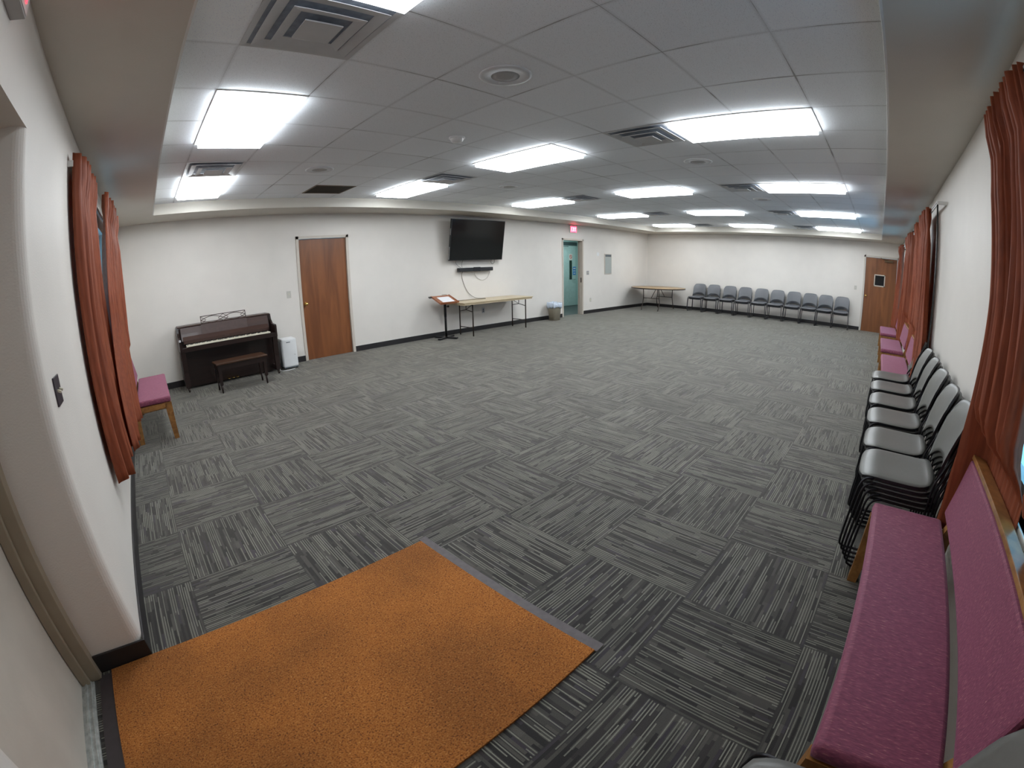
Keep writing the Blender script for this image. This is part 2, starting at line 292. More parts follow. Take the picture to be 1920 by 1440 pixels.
# ------------------------------------------------------------------ mesh helpers
class MB:
    def __init__(s): s.bm = bmesh.new(); s.mats = []
    def mi(s, m):
        if m is None: return 0
        if m not in s.mats: s.mats.append(m)
        return s.mats.index(m)
    def verts_faces(s, vs, fs, mat=None, smooth=False):
        i = s.mi(mat); v = [s.bm.verts.new(p) for p in vs]; out = []
        for f in fs:
            try: q = s.bm.faces.new([v[k] for k in f])
            except ValueError: continue
            q.material_index = i; q.smooth = smooth; out.append(q)
        return v
    def box(s, x0, x1, y0, y1, z0, z1, mat=None, bev=0.0, M4=None):
        i = s.mi(mat)
        r = bmesh.ops.create_cube(s.bm, size=1)
        vs = r['verts']
        for v in vs: v.co = Vector(((x0+x1)/2+v.co.x*(x1-x0), (y0+y1)/2+v.co.y*(y1-y0), (z0+z1)/2+v.co.z*(z1-z0)))
        fs = set(f for v in vs for f in v.link_faces)
        for f in fs: f.material_index = i
        if bev > 0:
            es = list(set(e for v in vs for e in v.link_edges))
            rb = bmesh.ops.bevel(s.bm, geom=es, offset=bev, segments=2, affect='EDGES', profile=.6)
            for f in rb['faces']: f.material_index = i
            vs = list(set(rb['verts']) | set(v for v in vs if v.is_valid))
            vs = list(set(v for f in rb['faces'] for v in f.verts) | set(v for v in vs if v.is_valid))
        if M4 is not None: bmesh.ops.transform(s.bm, matrix=M4, verts=[v for v in vs if v.is_valid])
        return vs
    def cyl(s, p0, p1, r0, r1=None, seg=16, mat=None, cap=True, smooth=True):
        r1 = r0 if r1 is None else r1
        p0 = Vector(p0); p1 = Vector(p1); d = (p1-p0).normalized()
        a = Vector((0, 0, 1)) if abs(d.z) < .9 else Vector((1, 0, 0))
        u = d.cross(a).normalized(); v = d.cross(u)
        A = [p0+(u*math.cos(2*PI*k/seg)+v*math.sin(2*PI*k/seg))*r0 for k in range(seg)]
        B = [p1+(u*math.cos(2*PI*k/seg)+v*math.sin(2*PI*k/seg))*r1 for k in range(seg)]
        i = s.mi(mat)
        va = [s.bm.verts.new(p) for p in A]; vb = [s.bm.verts.new(p) for p in B]
        for k in range(seg):
            f = s.bm.faces.new((va[k], va[(k+1) % seg], vb[(k+1) % seg], vb[k])); f.smooth = smooth; f.material_index = i
        if cap:
            for q in (va[::-1], vb):
                f = s.bm.faces.new(q); f.material_index = i
        return s
    def tube(s, pts, r, seg=8, mat=None):
        pts = [Vector(p) for p in pts]; i = s.mi(mat); rings = []
        prev = None
        for k, p in enumerate(pts):
            if k == 0: d = pts[1]-p
            elif k == len(pts)-1: d = p-pts[k-1]
            else: d = (pts[k+1]-p).normalized()+(p-pts[k-1]).normalized()
            d.normalize()
            if prev is None:
                a = Vector((0, 0, 1)) if abs(d.z) < .9 else Vector((1, 0, 0)); u = d.cross(a).normalized()
            else:
                u = (prev-d*prev.dot(d)).normalized()
            prev = u; v = d.cross(u)
            rings.append([s.bm.verts.new(p+(u*math.cos(2*PI*q/seg)+v*math.sin(2*PI*q/seg))*r) for q in range(seg)])
        for a, b in zip(rings, rings[1:]):
            for q in range(seg):
                f = s.bm.faces.new((a[q], a[(q+1) % seg], b[(q+1) % seg], b[q])); f.smooth = True; f.material_index = i
        for q in (rings[0][::-1], rings[-1]):
            f = s.bm.faces.new(q); f.material_index = i
        return s
    def lathe(s, prof, cx=0, cy=0, seg=24, mat=None, sx=1, sy=1):
        i = s.mi(mat); rings = []
        for r, z in prof:
            rings.append([s.bm.verts.new((cx+sx*r*math.cos(2*PI*k/seg), cy+sy*r*math.sin(2*PI*k/seg), z)) for k in range(seg)])
        for a, b in zip(rings, rings[1:]):
            for k in range(seg):
                f = s.bm.faces.new((a[k], a[(k+1) % seg], b[(k+1) % seg], b[k])); f.smooth = True; f.material_index = i
        return s
    def grid(s, fn, nu, nv, mat=None, smooth=True, flip=False):
        i = s.mi(mat)
        g = [[s.bm.verts.new(fn(a/nu, b/nv)) for b in range(nv+1)] for a in range(nu+1)]
        for a in range(nu):
            for b in range(nv):
                q = (g[a][b], g[a+1][b], g[a+1][b+1], g[a][b+1])
                f = s.bm.faces.new(q[::-1] if flip else q); f.smooth = smooth; f.material_index = i
        return g
    def prism(s, poly, axis, a0, a1, mat=None):
        """poly: 2D list; axis: extrusion axis"""
        i = s.mi(mat)
        def P(p, t): return {0: (t, p[0], p[1]), 1: (p[0], t, p[1]), 2: (p[0], p[1], t)}[axis]
        A = [s.bm.verts.new(P(p, a0)) for p in poly]; B = [s.bm.verts.new(P(p, a1)) for p in poly]
        n_ = len(poly)
        for k in range(n_):
            f = s.bm.faces.new((A[k], A[(k+1) % n_], B[(k+1) % n_], B[k])); f.material_index = i
        for q in (A[::-1], B):
            f = s.bm.faces.new(q); f.material_index = i
        return s
    def sphere(s, c, r, mat=None, sz=1.0):
        i = s.mi(mat); q = bmesh.ops.create_uvsphere(s.bm, u_segments=16, v_segments=10, radius=r)
        for v in q['verts']: v.co = Vector((c[0]+v.co.x, c[1]+v.co.y, c[2]+v.co.z*sz))
        for f in set(f for v in q['verts'] for f in v.link_faces): f.material_index = i; f.smooth = True
        return s
    def build(s, name, mat=None, parent=None, loc=(0, 0, 0)):
        bmesh.ops.recalc_face_normals(s.bm, faces=s.bm.faces)
        me = bpy.data.meshes.new(name); s.bm.to_mesh(me); s.bm.free()
        if s.mats:
            for m in s.mats: me.materials.append(m)
        elif mat: me.materials.append(mat)
        o = bpy.data.objects.new(name, me); COL.objects.link(o)
        o.location = loc
        if parent: o.parent = parent
        return o
def tag(o, label, cat, group=None):
    o['label'] = label; o['category'] = cat
    if group: o['group'] = group
    return o
def thing(name, label, cat, loc=(0, 0, 0), rz=0, group=None):
    o = bpy.data.objects.new(name, None); COL.objects.link(o); o.location = loc; o.rotation_euler = (0, 0, rz); o.empty_display_size = .1
    return tag(o, label, cat, group)
def struct(o): o['kind'] = 'structure'; return o
def sempty(name, loc=(0, 0, 0), rz=0):
    o = bpy.data.objects.new(name, None); COL.objects.link(o); o.location = loc; o.rotation_euler = (0, 0, rz); o['kind'] = 'structure'; return o
def dup(root, loc, rz, label, group=None):
    r = root.copy(); COL.objects.link(r); r.location = loc; r.rotation_euler = (0, 0, rz)
    r['label'] = label
    if group: r['group'] = group
    for ch in list(root.children):
        c = ch.copy(); COL.objects.link(c); c.parent = r
        for g in ch.children:
            d = g.copy(); COL.objects.link(d); d.parent = c
    return r
def smooth_pts(pts, n=6):
    """Catmull-Rom"""
    P = [Vector(p) for p in pts]; out = []
    for i in range(len(P)-1):
        p0 = P[max(i-1, 0)]; p1 = P[i]; p2 = P[i+1]; p3 = P[min(i+2, len(P)-1)]
        for k in range(n):
            t = k/n
            out.append(.5*((2*p1)+(-p0+p2)*t+(2*p0-5*p1+4*p2-p3)*t*t+(-p0+3*p1-3*p2+p3)*t**3))
    out.append(P[-1]); return out

# ------------------------------------------------------------------ structure
b = MB(); b.box(-.40, L+T, -.02, W+T, -.12, 0); struct(b.build('floor', M['carpet']))
# ceiling with grid material
b = MB(); b.box(0.45, L-.8, .45, W-.6, HC, HC+.05); struct(b.build('ceiling', M['ceiling']))
# soffit ring (lowered band around the tiled field)
sx0, sx1, sy0, sy1 = 0.60, 14.115, 0.615, 7.665
b = MB()
for (a0, a1, c0, c1) in ((-.02, sx0, -.02, W+.02), (sx1, L+.02, -.02, W+.02), (sx0, sx1, -.02, sy0), (sx0, sx1, sy1, W+.02)):
    b.box(a0, a1, c0, c1, HS, HC+.12)
struct(b.build('trim_1', M['soffit']))
# thin metal edging around the opening
b = MB()
for (a0, a1, c0, c1) in ((sx0, sx0+.012, sy0, sy1), (sx0+.012, sx1, sy0, sy0+.012)):
    b.box(a0, a1, c0, c1, HS-.002, HS+.022)
struct(b.build('trim_2', M['whitemetal']))

def wall_with_holes(name, axis, pos0, pos1, a0, a1, z1, holes, mat):
    """axis 'x': wall runs along x, thickness in y from pos0..pos1; holes (a,b,z0,z1)"""
    b = MB(); xs = sorted(set([a0, a1]+[h[0] for h in holes]+[h[1] for h in holes]))
    for p, q in zip(xs, xs[1:]):
        mid = (p+q)/2; hs = sorted([h for h in holes if h[0] <= mid <= h[1]], key=lambda h: h[2])
        z = -.1
        segs = []
        for h in hs:
            if h[2] > z: segs.append((z, h[2]))
            z = h[3]
        segs.append((z, z1))
        for s0, s1 in segs:
            if axis == 'x': b.box(p, q, pos0, pos1, s0, s1)
            else: b.box(pos0, pos1, p, q, s0, s1)
    bmesh.ops.remove_doubles(b.bm, verts=b.bm.verts, dist=1e-5)
    return struct(b.build(name, mat))
WIN = {1: (1.05, 2.95, .80, 2.22), 2: (7.30, 8.90, .80, 2.22), 3: (9.30, 12.90, .80, 2.22)}
wall_with_holes('wall_right', 'x', -T, 0, -.5, L+T, HC+.1, list(WIN.values()), M['wall'])
D1 = (2.991, 3.997); D2 = (10.13, 11.115); DH = 2.183
wall_with_holes('wall_front', 'x', W, W+T, -.5, L+T, HC+.1, [(D1[0]+.01, D1[1]-.01, -.1, DH-.01), (D2[0]+.01, D2[1]-.01, -.1, DH-.01)], M['wall'])
D3 = (.073, 1.113)
wall_with_holes('wall_far', 'y', L, L+T, -T, W+T, HC+.1, [(D3[0]+.01, D3[1]-.01, -.1, DH-.01)], M['wall'])
# left wall with the entry recess (rounded arris) and window 4
RY0, RY1, RZ = 1.28, 2.59, 2.19
WL = (4.05, 6.35, .80, 2.22)
wall_with_holes('wall_left', 'y', -T, 0, RY1+.045, W+T, HC+.1, [WL], M['wall'])
b = MB()
b.box(-T, 0, -T, RY0, -.1, HC+.1); b.box(-T, 0, RY0, RY1+.045, RZ, HC+.1)
b.box(-.5, -T, -T, RY0, -.1, HC+.1); b.box(-.5, -T, RY1, RY1+.3, -.1, HC+.1); b.box(-.5, -T, RY0, RY1, RZ+.0, HC+.1)
# rounded vertical arris
seg = 6; pr = [(-T, RY1), (-.045, RY1)]+[(-.045+.045*math.sin(k/seg*PI/2), RY1+.045-.045*math.cos(k/seg*PI/2)) for k in range(seg+1)]+[(-T, RY1+.045)]
b.prism(pr, 2, -.1, RZ, None)
struct(b.build('wall_left', M['wall']))
# baseboards
BH = .10
def baseboard(name, x0, x1, y0, y1):
    b = MB(); b.box(x0, x1, y0, y1, 0, BH, bev=.003); return struct(b.build(name, M['base']))
baseboard('baseboard_left', 0, .012, RY1, W)
baseboard('baseboard_left', -.262, .012, RY1-.012, RY1)
baseboard('baseboard_front', 0, D1[0], W-.012, W)
baseboard('baseboard_front', D1[1], D2[0], W-.012, W)
baseboard('baseboard_front', D2[1], L, W-.012, W)
baseboard('baseboard_far', L-.012, L, D3[1], W)
baseboard('baseboard_right', 0, L, 0, .012)

# ------------------------------------------------------------------ doors
def door_frame_x(x0, x1, y, depth, root, mat, fw=.05, proud=.015):
    b = MB()
    b.box(x0, x0+fw, y-proud, y+depth, 0, DH, bev=.002); b.box(x1-fw, x1, y-proud, y+depth, 0, DH, bev=.002)
    b.box(x0, x1, y-proud, y+depth, DH-fw, DH, bev=.002)
    # stops
    b.box(x0+fw, x0+fw+.014, y+.075, y+.11, 0, DH-fw); b.box(x1-fw-.014, x1-fw, y+.075, y+.11, 0, DH-fw)
    o = b.build('door_frame', mat, root); return o
r1 = sempty('door_1', (0, 0, 0))
door_frame_x(D1[0], D1[1], W, T, r1, M['frame'])
b = MB(); b.box(D1[0]+.053, D1[1]-.053, W+.028, W+.072, .001, DH-.054, bev=.002); leaf = b.build('door_leaf', M['doorwood'], r1)
b = MB(); kx = D1[0]+.115; b.cyl((kx, W+.028, 1.0), (kx, W+.020, 1.0), .030); b.cyl((kx, W+.02, 1.0), (kx, W-.015, 1.0), .011); b.sphere((kx, W-.03, 1.0), .027); b.build('door_knob', M['brass'], leaf)
# door 2: open doorway to hall
r2 = sempty('door_2')
door_frame_x(D2[0], D2[1], W, T, r2, M['frame'])
b = MB(); b.box(D2[1]-.0535, D2[1]-.0505, W+.03, W+.06, .93, 1.07); b.build('strike_plate', M['blackmetal'], r2)
b = MB(); b.box(D2[1]-.058, D2[1]-.05, W+.075, W+.12, 0, DH-.06); b.build('jamb_strip', M['closer'], r2)
b = MB(); b.box(D2[0]+.012, D2[0]+.056, W+T+.02, W+T+.93, .01, DH-.06); b.build('door_leaf', M['doorwood'], r2)
# hall beyond
HY = 10.35; HX0, HX1 = 9.6, 13.9
b = MB(); b.box(HX0, HX1, HY, HY+.1, -.1, 2.6); struct(b.build('wall_hall', M['hall']))
b = MB(); b.box(HX0-.1, HX0, W+T, HY+.1, -.1, 2.6); b.box(HX1, HX1+.1, W+T, HY+.1, -.1, 2.6); struct(b.build('wall_hall', M['hall']))
b = MB(); b.box(HX0-.1, HX1+.1, W+T, HY, -.1, 0.0); struct(b.build('floor', M['hallfloor']))
b = MB(); b.box(HX0-.1, HX1+.1, W+T, HY+.1, 2.5, 2.6); struct(b.build('ceiling', M['hall']))
r4 = sempty('door_4')
b = MB(); b.box(12.12, 13.22, HY-.045, HY-.002, .01, 2.10, bev=.003); lf = b.build('door_leaf', M['halldoor'], r4)
b = MB(); b.box(12.05, 13.29, HY-.06, HY, 2.10, 2.22); b.build('door_header', M['darkteal'], r4)
b = MB(); b.box(12.86, 12.99, HY-.055, HY-.04, .92, 1.58); b.build('window_pane', M['darkglass'], lf)
b = MB(); b.cyl((13.13, HY-.045, .92), (13.13, HY-.10, .92), .012); b.cyl((13.13, HY-.10, .92), (12.98, HY-.10, .92), .011); b.build('door_handle', M['chrome'], lf)
b = MB(); b.box(12.14, 12.44, HY-.12, HY-.045, 2.00, 2.08, bev=.006); b.box(12.16, 12.70, HY-.14, HY-.12, 2.05, 2.07); b.build('door_closer', M['darkteal'], r4)
# notices on the hall door
t = thing('door_sign', 'small white sign with red ring on the hall door above its slit window', 'sign', (12.925, HY-.05, 1.70))
b = MB(); b.box(-.09, .09, -.004, 0, -.11, .11); b.build('sign_panel', M['signwhite'], t)
b = MB()
for k in range(20):
    a, c = 2*PI*k/20, 2*PI*(k+1)/20
    b.prism([(.065*math.cos(a), .01+.065*math.sin(a)), (.065*math.cos(c), .01+.065*math.sin(c)), (.048*math.cos(c), .01+.048*math.sin(c)), (.048*math.cos(a), .01+.048*math.sin(a))], 1, -.008, -.004)
b.box(-.05, .05, -.0075, -.004, .003, .017, M4=Matrix.Rotation(.78, 4, 'Y')); b.build('red_ring', M['red'], t)
t = thing('door_notice', 'blue notice with pale lines on the hall door beside its slit window', 'sign', (13.13, HY-.05, 1.22))
b = MB(); b.box(-.085, .085, -.004, 0, -.14, .14); b.build('sign_panel', M['blue'], t)
b = MB(); b.box(-.06, .06, -.007, -.004, .06, .10); b.box(-.06, .06, -.007, -.004, -.02, .01); b.box(-.05, .05, -.007, -.004, -.10, -.07); b.build('pale_lines', M['signwhite'], t)
hl = bpy.data.lights.new('hall_light', 'AREA'); hl.energy = 8.5; hl.size = 1.2; hl.color = (.80, 1.0, .98)
ho = bpy.data.objects.new('hall_light', hl); COL.objects.link(ho); ho.location = (11.9, 9.4, 2.45)
# door 3 at the far wall
r3 = sempty('door_3')
b = MB(); x = L
b.box(x-.015, x+T, D3[0], D3[0]+.05, 0, DH, bev=.002); b.box(x-.015, x+T, D3[1]-.05, D3[1], 0, DH, bev=.002); b.box(x-.015, x+T, D3[0], D3[1], DH-.05, DH, bev=.002)
b.build('door_frame', M['frame'], r3)
b = MB(); b.box(x+.02, x+.064, D3[0]+.053, D3[1]-.053, .001, DH-.054, bev=.002); lf = b.build('door_leaf', M['doorwood2'], r3)
b = MB()
for (y0, y1, z0, z1) in ((.455, .485, 1.32, 1.66), (.755, .785, 1.32, 1.66), (.455, .785, 1.32, 1.35), (.455, .785, 1.63, 1.66)): b.box(x+.006, x+.02, y0, y1, z0, z1)
b.build('window_frame', M['frame'], lf)
b = MB(); b.box(x+.012, x+.02, .485, .755, 1.35, 1.63); b.build('window_pane', M['blackglass'], lf)
b = MB(); b.cyl((x+.02, 1.0, 1.02), (x+.012, 1.0, 1.02), .03); b.cyl((x+.012, 1.0, 1.02), (x-.015, 1.0, 1.02), .011); b.sphere((x-.03, 1.0, 1.02), .027); b.build('door_knob', M['brass'], lf)
b = MB(); b.box(x-.045, x+.02, .25, .50, 2.03, 2.09, bev=.005); b.tube([(x-.03, .40, 2.09), (x-.10, .55, 2.10), (x-.01, .62, 2.14)], .008); b.build('door_closer', M['closer'], r3)
# door 5: entry door in the recess
r5 = sempty('door_5')
b = MB()
b.box(-.36, -.262, RY1-.05, RY1+.004, 0, RZ, bev=.003)
b.box(-.362, -.318, RY1-.072, RY1-.049, 0, RZ-.05, bev=.003)
b.box(-.36, -.275, RY0, RY0+.055, 0, RZ, bev=.004); b.box(-.36, -.262, RY0, RY1, RZ-.055, RZ+.004, bev=.004)
b.build('door_frame', M['framedk'], r5)
b = MB(); b.box(-.41, -.365, RY0+.03, RY1-.045, .012, RZ-.04, bev=.003); lf = b.build('door_leaf', M['entrydoor'], r5)
b = MB(); b.box(-.40, -.30, RY0+.03, RY1-.06, 0, .012, bev=.004); b.box(-.345, -.335, RY0+.03, RY1-.06, .012, .018); b.box(-.318, -.312, RY0+.03, RY1-.06, .012, .016); b.build('threshold', M['threshold'], r5)
b = MB(); b.box(-.5, -.42, RY0-.1, RY1+.1, -.1, RZ+.1); struct(b.build('wall_left', M['wall']))

# ------------------------------------------------------------------ windows
def window_x(name, x0, x1, z0, z1):
    r = sempty(name); f = .045
    b = MB(); b.box(x0, x1, -.13, -.07, z0, z0+f); b.box(x0, x1, -.13, -.07, z1-f, z1); b.box(x0, x0+f, -.13, -.07, z0, z1); b.box(x1-f, x1, -.13, -.07, z0, z1)
    m = (x0+x1)/2; b.box(m-.03, m+.03, -.125, -.075, z0, z1); b.build('window_frame', M['whitemetal'], r)
    b = MB(); b.box(x0+f, x1-f, -.103, -.099, z0+f, z1-f); b.build('window_pane', M['glass'], r)
    b = MB(); b.box(x0-.03, x1+.03, -.07, .008, z0-.03, z0, bev=.003); b.build('window_sill', M['sill'], r)
    return r
for k, (a, c, z0, z1) in WIN.items(): window_x('window_%d' % k, a, c, z0, z1)
r = sempty('window_4'); y0, y1, z0, z1 = WL; f = .045
b = MB(); b.box(-.13, -.07, y0, y1, z0, z0+f); b.box(-.13, -.07, y0, y1, z1-f, z1); b.box(-.13, -.07, y0, y0+f, z0, z1); b.box(-.13, -.07, y1-f, y1, z0, z1); b.box(-.125, -.075, 5.17, 5.23, z0, z1); b.build('window_frame', M['whitemetal'], r)
b = MB(); b.box(-.103, -.099, y0+f, y1-f, z0+f, z1-f); b.build('window_pane', M['glass'], r)
b = MB(); b.box(-.07, .008, y0-.03, y1+.03, z0-.03, z0, bev=.004); b.build('window_sill', M['sill'], r)

# ------------------------------------------------------------------ ceiling fixtures
def lamp_thing(label):
    t = thing('ceiling_light', label, 'ceiling light', (0, 0, HC), 0, 'recessed ceiling lights')
    x1, y1 = TILE, 2*TILE; f = .028
    b = MB(); b.box(0, x1, 0, f, -.008, .0); b.box(0, x1, y1-f, y1, -.008, .0); b.box(0, f, f, y1-f, -.008, .0); b.box(x1-f, x1, f, y1-f, -.008, .0)
    b.build('lamp_frame', M['whitemetal'], t)
    b = MB(); b.box(f, x1-f, f, y1-f, -.046, -.001, bev=.004); b.build('diffuser', M['lamp'], t)  # dropped so its glowing sides halo the ceiling like lens bloom
    return t
rows = [(2, 'first'), (7, 'second'), (12, 'third'), (17, 'fourth'), (22, 'fifth')]
cols = [(-4, 'window wall side'), (0, 'middle'), (4, 'television wall side')]
first = None
for r_, rn in rows:
    for c_, cn in cols:
        lab = 'bright rectangular ceiling light, %s row from the entry door, %s' % (rn, cn)
        loc = (CGX+TILE*r_, CGY+TILE*c_, HC)
        if first is None: o = first = lamp_thing(lab); first.location = loc
        else: o = dup(first, loc, 0, lab)
        d_ = [c for c in o.children if c.name.startswith('diffuser')][0]
        d_.material_slots[0].link = 'OBJECT'; d_.material_slots[0].material = M['lamp_dimmed'] if (r_, c_) == (2, -4) else M['lamp_dimmed_less'] if (r_, c_) in ((2, 0), (7, -4)) else M['lamp']
# air diffusers
def vent_thing(label):
    t = thing('ceiling_vent', label, 'vent', (0, 0, HC), 0, 'square ceiling air vents')
    s = TILE/2
    def ring(b, a, c, z0, z1, zi=None):
        """square ring from half-size a (outer, height z0) to c (inner, height z1), thickness 4 mm"""
        zt = .004
        for k in range(4):
            R = Matrix.Rotation(k*PI/2, 4, 'Z')
            P = [(-a, -a, z0), (a, -a, z0), (c, -c, z1), (-c, -c, z1), (-a, -a, z0+zt), (a, -a, z0+zt), (c, -c, z1+zt), (-c, -c, z1+zt)]
            P = [R @ Vector(p) for p in P]
            b.verts_faces(P, [(0, 1, 2, 3), (7, 6, 5, 4), (0, 4, 5, 1), (3, 2, 6, 7), (1, 5, 6, 2), (0, 3, 7, 4)])
    b = MB(); ring(b, s, s*.90, -.006, -.004); b.build('vent_frame', M['ventwhite'], t, (s, s, 0))
    b = MB(); b.box(-s*.9, s*.9, -s*.9, s*.9, -.0025, -.0005); b.build('vent_throat', M['ventdark'], t, (s, s, 0))
    for a, c, z0, z1 in ((.84, .66, -.022, -.010), (.58, .42, -.034, -.022)):
        b = MB(); ring(b, s*a, s*c, z0, z1); b.build('vent_louver', M['ventwhite'], t, (s, s, 0))
    b = MB(); b.box(-s*.31, s*.31, -s*.31, s*.31, -.044, -.036, bev=.002); b.build('vent_plate', M['ventwhite'], t, (s, s, 0))
    return t
first = None
for r_, rn in rows:
    for c_, cn in ((-2, 'window side'), (3, 'television side')):
        lab = 'square louvred air vent in the ceiling beside the %s row of lights, %s' % (rn, cn)
        loc = (CGX+TILE*r_, CGY+TILE*c_, HC)
        if first is None: first = vent_thing(lab); first.location = loc
        else: dup(first, loc, 0, lab)
t = thing('return_grille', 'dark brown square return air grille in the ceiling near the piano wall', 'vent', (CGX+TILE*5, CGY+TILE*5, HC))
b = MB(); b.box(0, TILE, 0, .02, -.006, 0); b.box(0, TILE, TILE-.02, TILE, -.006, 0); b.box(0, .02, 0, TILE, -.006, 0); b.box(TILE-.02, TILE, 0, TILE, -.006, 0); b.build('grille_frame', M['closer'], t)
b = MB(); b.box(.02, TILE-.02, .02, TILE-.02, -.002, -.0005)
for k in range(22): y = .035+k*.025; b.box(.02, TILE-.02, y, y+.008, -.006, -.002)
b.build('grille_slats', M['grilledark'], t)
def speaker_thing(label):
    t = thing('ceiling_speaker', label, 'speaker', (0, 0, HC), 0, 'round ceiling speakers')
    b = MB(); b.lathe([(.165, 0), (.165, -.006), (.150, -.010), (.090, -.010), (.088, 0)], seg=32); b.build('speaker_rim', M['ceilrim'], t)
    b = MB(); b.lathe([(.0001, -.0085), (.05, -.0085), (.089, -.008), (.089, 0)], seg=32); b.build('speaker_mesh', M['speaker'], t)
    return t
M['ceilrim'] = noise_mat('speaker rim', (.66, .68, .70), .5, .03, 10)
first = None
for (i, j), nm in {(4, -2): 'nearest the entry, between the big lights', (4, 3): 'near the piano side lights', (9, -2): 'between second and third light rows', (14, -2): 'between third and fourth light rows', (9, 3): 'towards the television'}.items():
    lab = 'round flush ceiling speaker, %s' % nm
    loc = (CGX+TILE*(i+.5), CGY+TILE*(j+.5), HC)
    if first is None: first = speaker_thing(lab); first.location = loc
    else: dup(first, loc, 0, lab)
t = thing('smoke_detector', 'small white round smoke detector on the ceiling', 'smoke detector', (3.10, 4.03, HC))
b = MB(); b.lathe([(.0001, -.012), (.075, -.012), (.075, 0)], seg=28); b.build('detector_base', M['white'], t)
b = MB(); b.lathe([(.062, -.012), (.058, -.030), (.045, -.046), (.0001, -.048)], seg=28); b.build('detector_cover', M['white'], t)

# ------------------------------------------------------------------ exit signs
def letters(b, x0, z0, h, wl, gap, st, y0, y1):
    """EXIT in bars; text runs along +x"""
    def bar(p, q):
        (ax, az), (bx_, bz) = p, q; d = Vector((bx_-ax, bz-az)).normalized(); n_ = Vector((-d.y, d.x))*st/2
        b.prism([(ax+n_.x, az+n_.y), (ax-n_.x, az-n_.y), (bx_-n_.x, bz-n_.y), (bx_+n_.x, bz+n_.y)], 1, y0, y1)
    x = x0; hs = st/2
    bar((x+hs, z0), (x+hs, z0+h)); bar((x, z0+hs), (x+wl, z0+hs)); bar((x, z0+h/2), (x+wl*.85, z0+h/2)); bar((x, z0+h-hs), (x+wl, z0+h-hs)); x += wl+gap
    bar((x+hs, z0), (x+wl-hs, z0+h)); bar((x+hs, z0+h), (x+wl-hs, z0)); x += wl+gap
    bar((x+hs, z0), (x+hs, z0+h)); x += st+gap
    bar((x, z0+h-hs), (x+wl, z0+h-hs)); bar((x+wl/2, z0), (x+wl/2, z0+h))
t = thing('exit_sign', 'glowing red EXIT sign above the open hall doorway', 'exit sign', (10.60, W, 2.445))
b = MB(); b.box(-.145, .145, -.045, 0, -.095, .095, bev=.006); b.build('sign_housing', M['white'], t)
b = MB(); b.box(-.135, .135, -.050, -.0455, -.085, .085); b.build('sign_face', M['exitred'], t)
b = MB(); letters(b, -.105, -.055, .11, .05, .018, .016, -.053, -.0505); b.build('sign_letters', M['exitpink'], t)
t = thing('exit_sign', 'grey boxed EXIT sign with red letters above the entry recess', 'exit sign', (0, 2.045, 2.478), -PI/2)
t.rotation_euler = (0, 0, PI/2)
b = MB(); b.box(-.155, .155, -.05, 0, -.088, .088, bev=.003); b.build('sign_housing', M['nook'], t)
b = MB(); b.box(-.148, .148, -.053, -.0505, -.082, .082); b.build('sign_face', M['signwhite'], t)
b = MB(); letters(b, -.125, -.06, .12, .058, .022, .018, -.056, -.0535); b.build('sign_letters', M['exitletter'], t)

# ------------------------------------------------------------------ wall plates
def plate_x(name, label, cat, x, z, wd, hg, kind, mat='plate', yy=None):
    t = thing(name, label, cat, (x, W if yy is None else yy, z))
    b = MB(); b.box(-wd/2, wd/2, -.006, 0, -hg/2, hg/2, bev=.002); b.build('cover_plate', M[mat], t)
    if kind == 'switch':
        for dx in ((-.024, .024) if wd > .09 else (0,)):
            b = MB(); b.box(dx-.005, dx+.005, -.016, -.006, -.004, .016, bev=.001); b.build('toggle', M['ivory'], t)
    elif kind == 'outlet':
        for dz in (-.02, .02):
            b = MB(); b.cyl((0, -.006, dz), (0, -.010, dz), .017); b.box(-.008, -.005, -.0115, -.010, dz-.002, dz+.007); b.box(.005, .008, -.0115, -.010, dz-.002, dz+.007); b.build('socket', M['bronze'] if mat != 'plate' else M['ivory'], t)
    return t
plate_x('light_switch', 'beige single light switch left of the closed brown door by the piano', 'light switch', 2.80, 1.20, .075, .118, 'switch')
plate_x('light_switch', 'grey double light switch right of the open hall doorway', 'light switch', 11.335, 1.21, .118, .118, 'switch', 'greymetal')
plate_x('wall_outlet', 'grey outlet on the wall under the folding table', 'outlet', 7.235, .445, .085, .125, 'outlet', 'greymetal')
plate_x('wall_outlet', 'outlet low on the wall right of the hall doorway', 'outlet', 11.485, .40, .075, .118, 'outlet', 'plate')
t = plate_x('wall_hook_bracket', 'tiny white bracket on the wall left of the electrical panel', 'bracket', 11.87, 1.77, .11, .10, 'none', 'white')
t = thing('light_switch', 'small light switch left of the far brown door', 'light switch', (L, 1.325, 1.215), -PI/2); t.rotation_euler = (0, 0, -PI/2)
b = MB(); b.box(-.0375, .0375, -.006, 0, -.059, .059, bev=.002); b.build('cover_plate', M['plate'], t)
b = MB(); b.box(-.005, .005, -.016, -.006, -.004, .016); b.build('toggle', M['ivory'], t)
t = thing('light_switch', 'dark bronze plate with two ivory toggles beside the entry recess', 'light switch', (0, 2.793, 1.203)); t.rotation_euler = (0, 0, PI/2)
b = MB(); b.box(-.058, .058, -.007, 0, -.058, .058, bev=.003); b.build('cover_plate', M['bronze'], t)
for dx in (-.023, .023):
    b = MB(); b.box(-.005, .005, -.024, -.006, -.005, .006, bev=.002, M4=Matrix.Translation((dx, 0, .004)) @ Matrix.Rotation(.45, 4, 'X')); b.build('toggle', M['ivory'], t)
for dx in (-.023, .023):
    for dz in (-.03, .03):
        pass
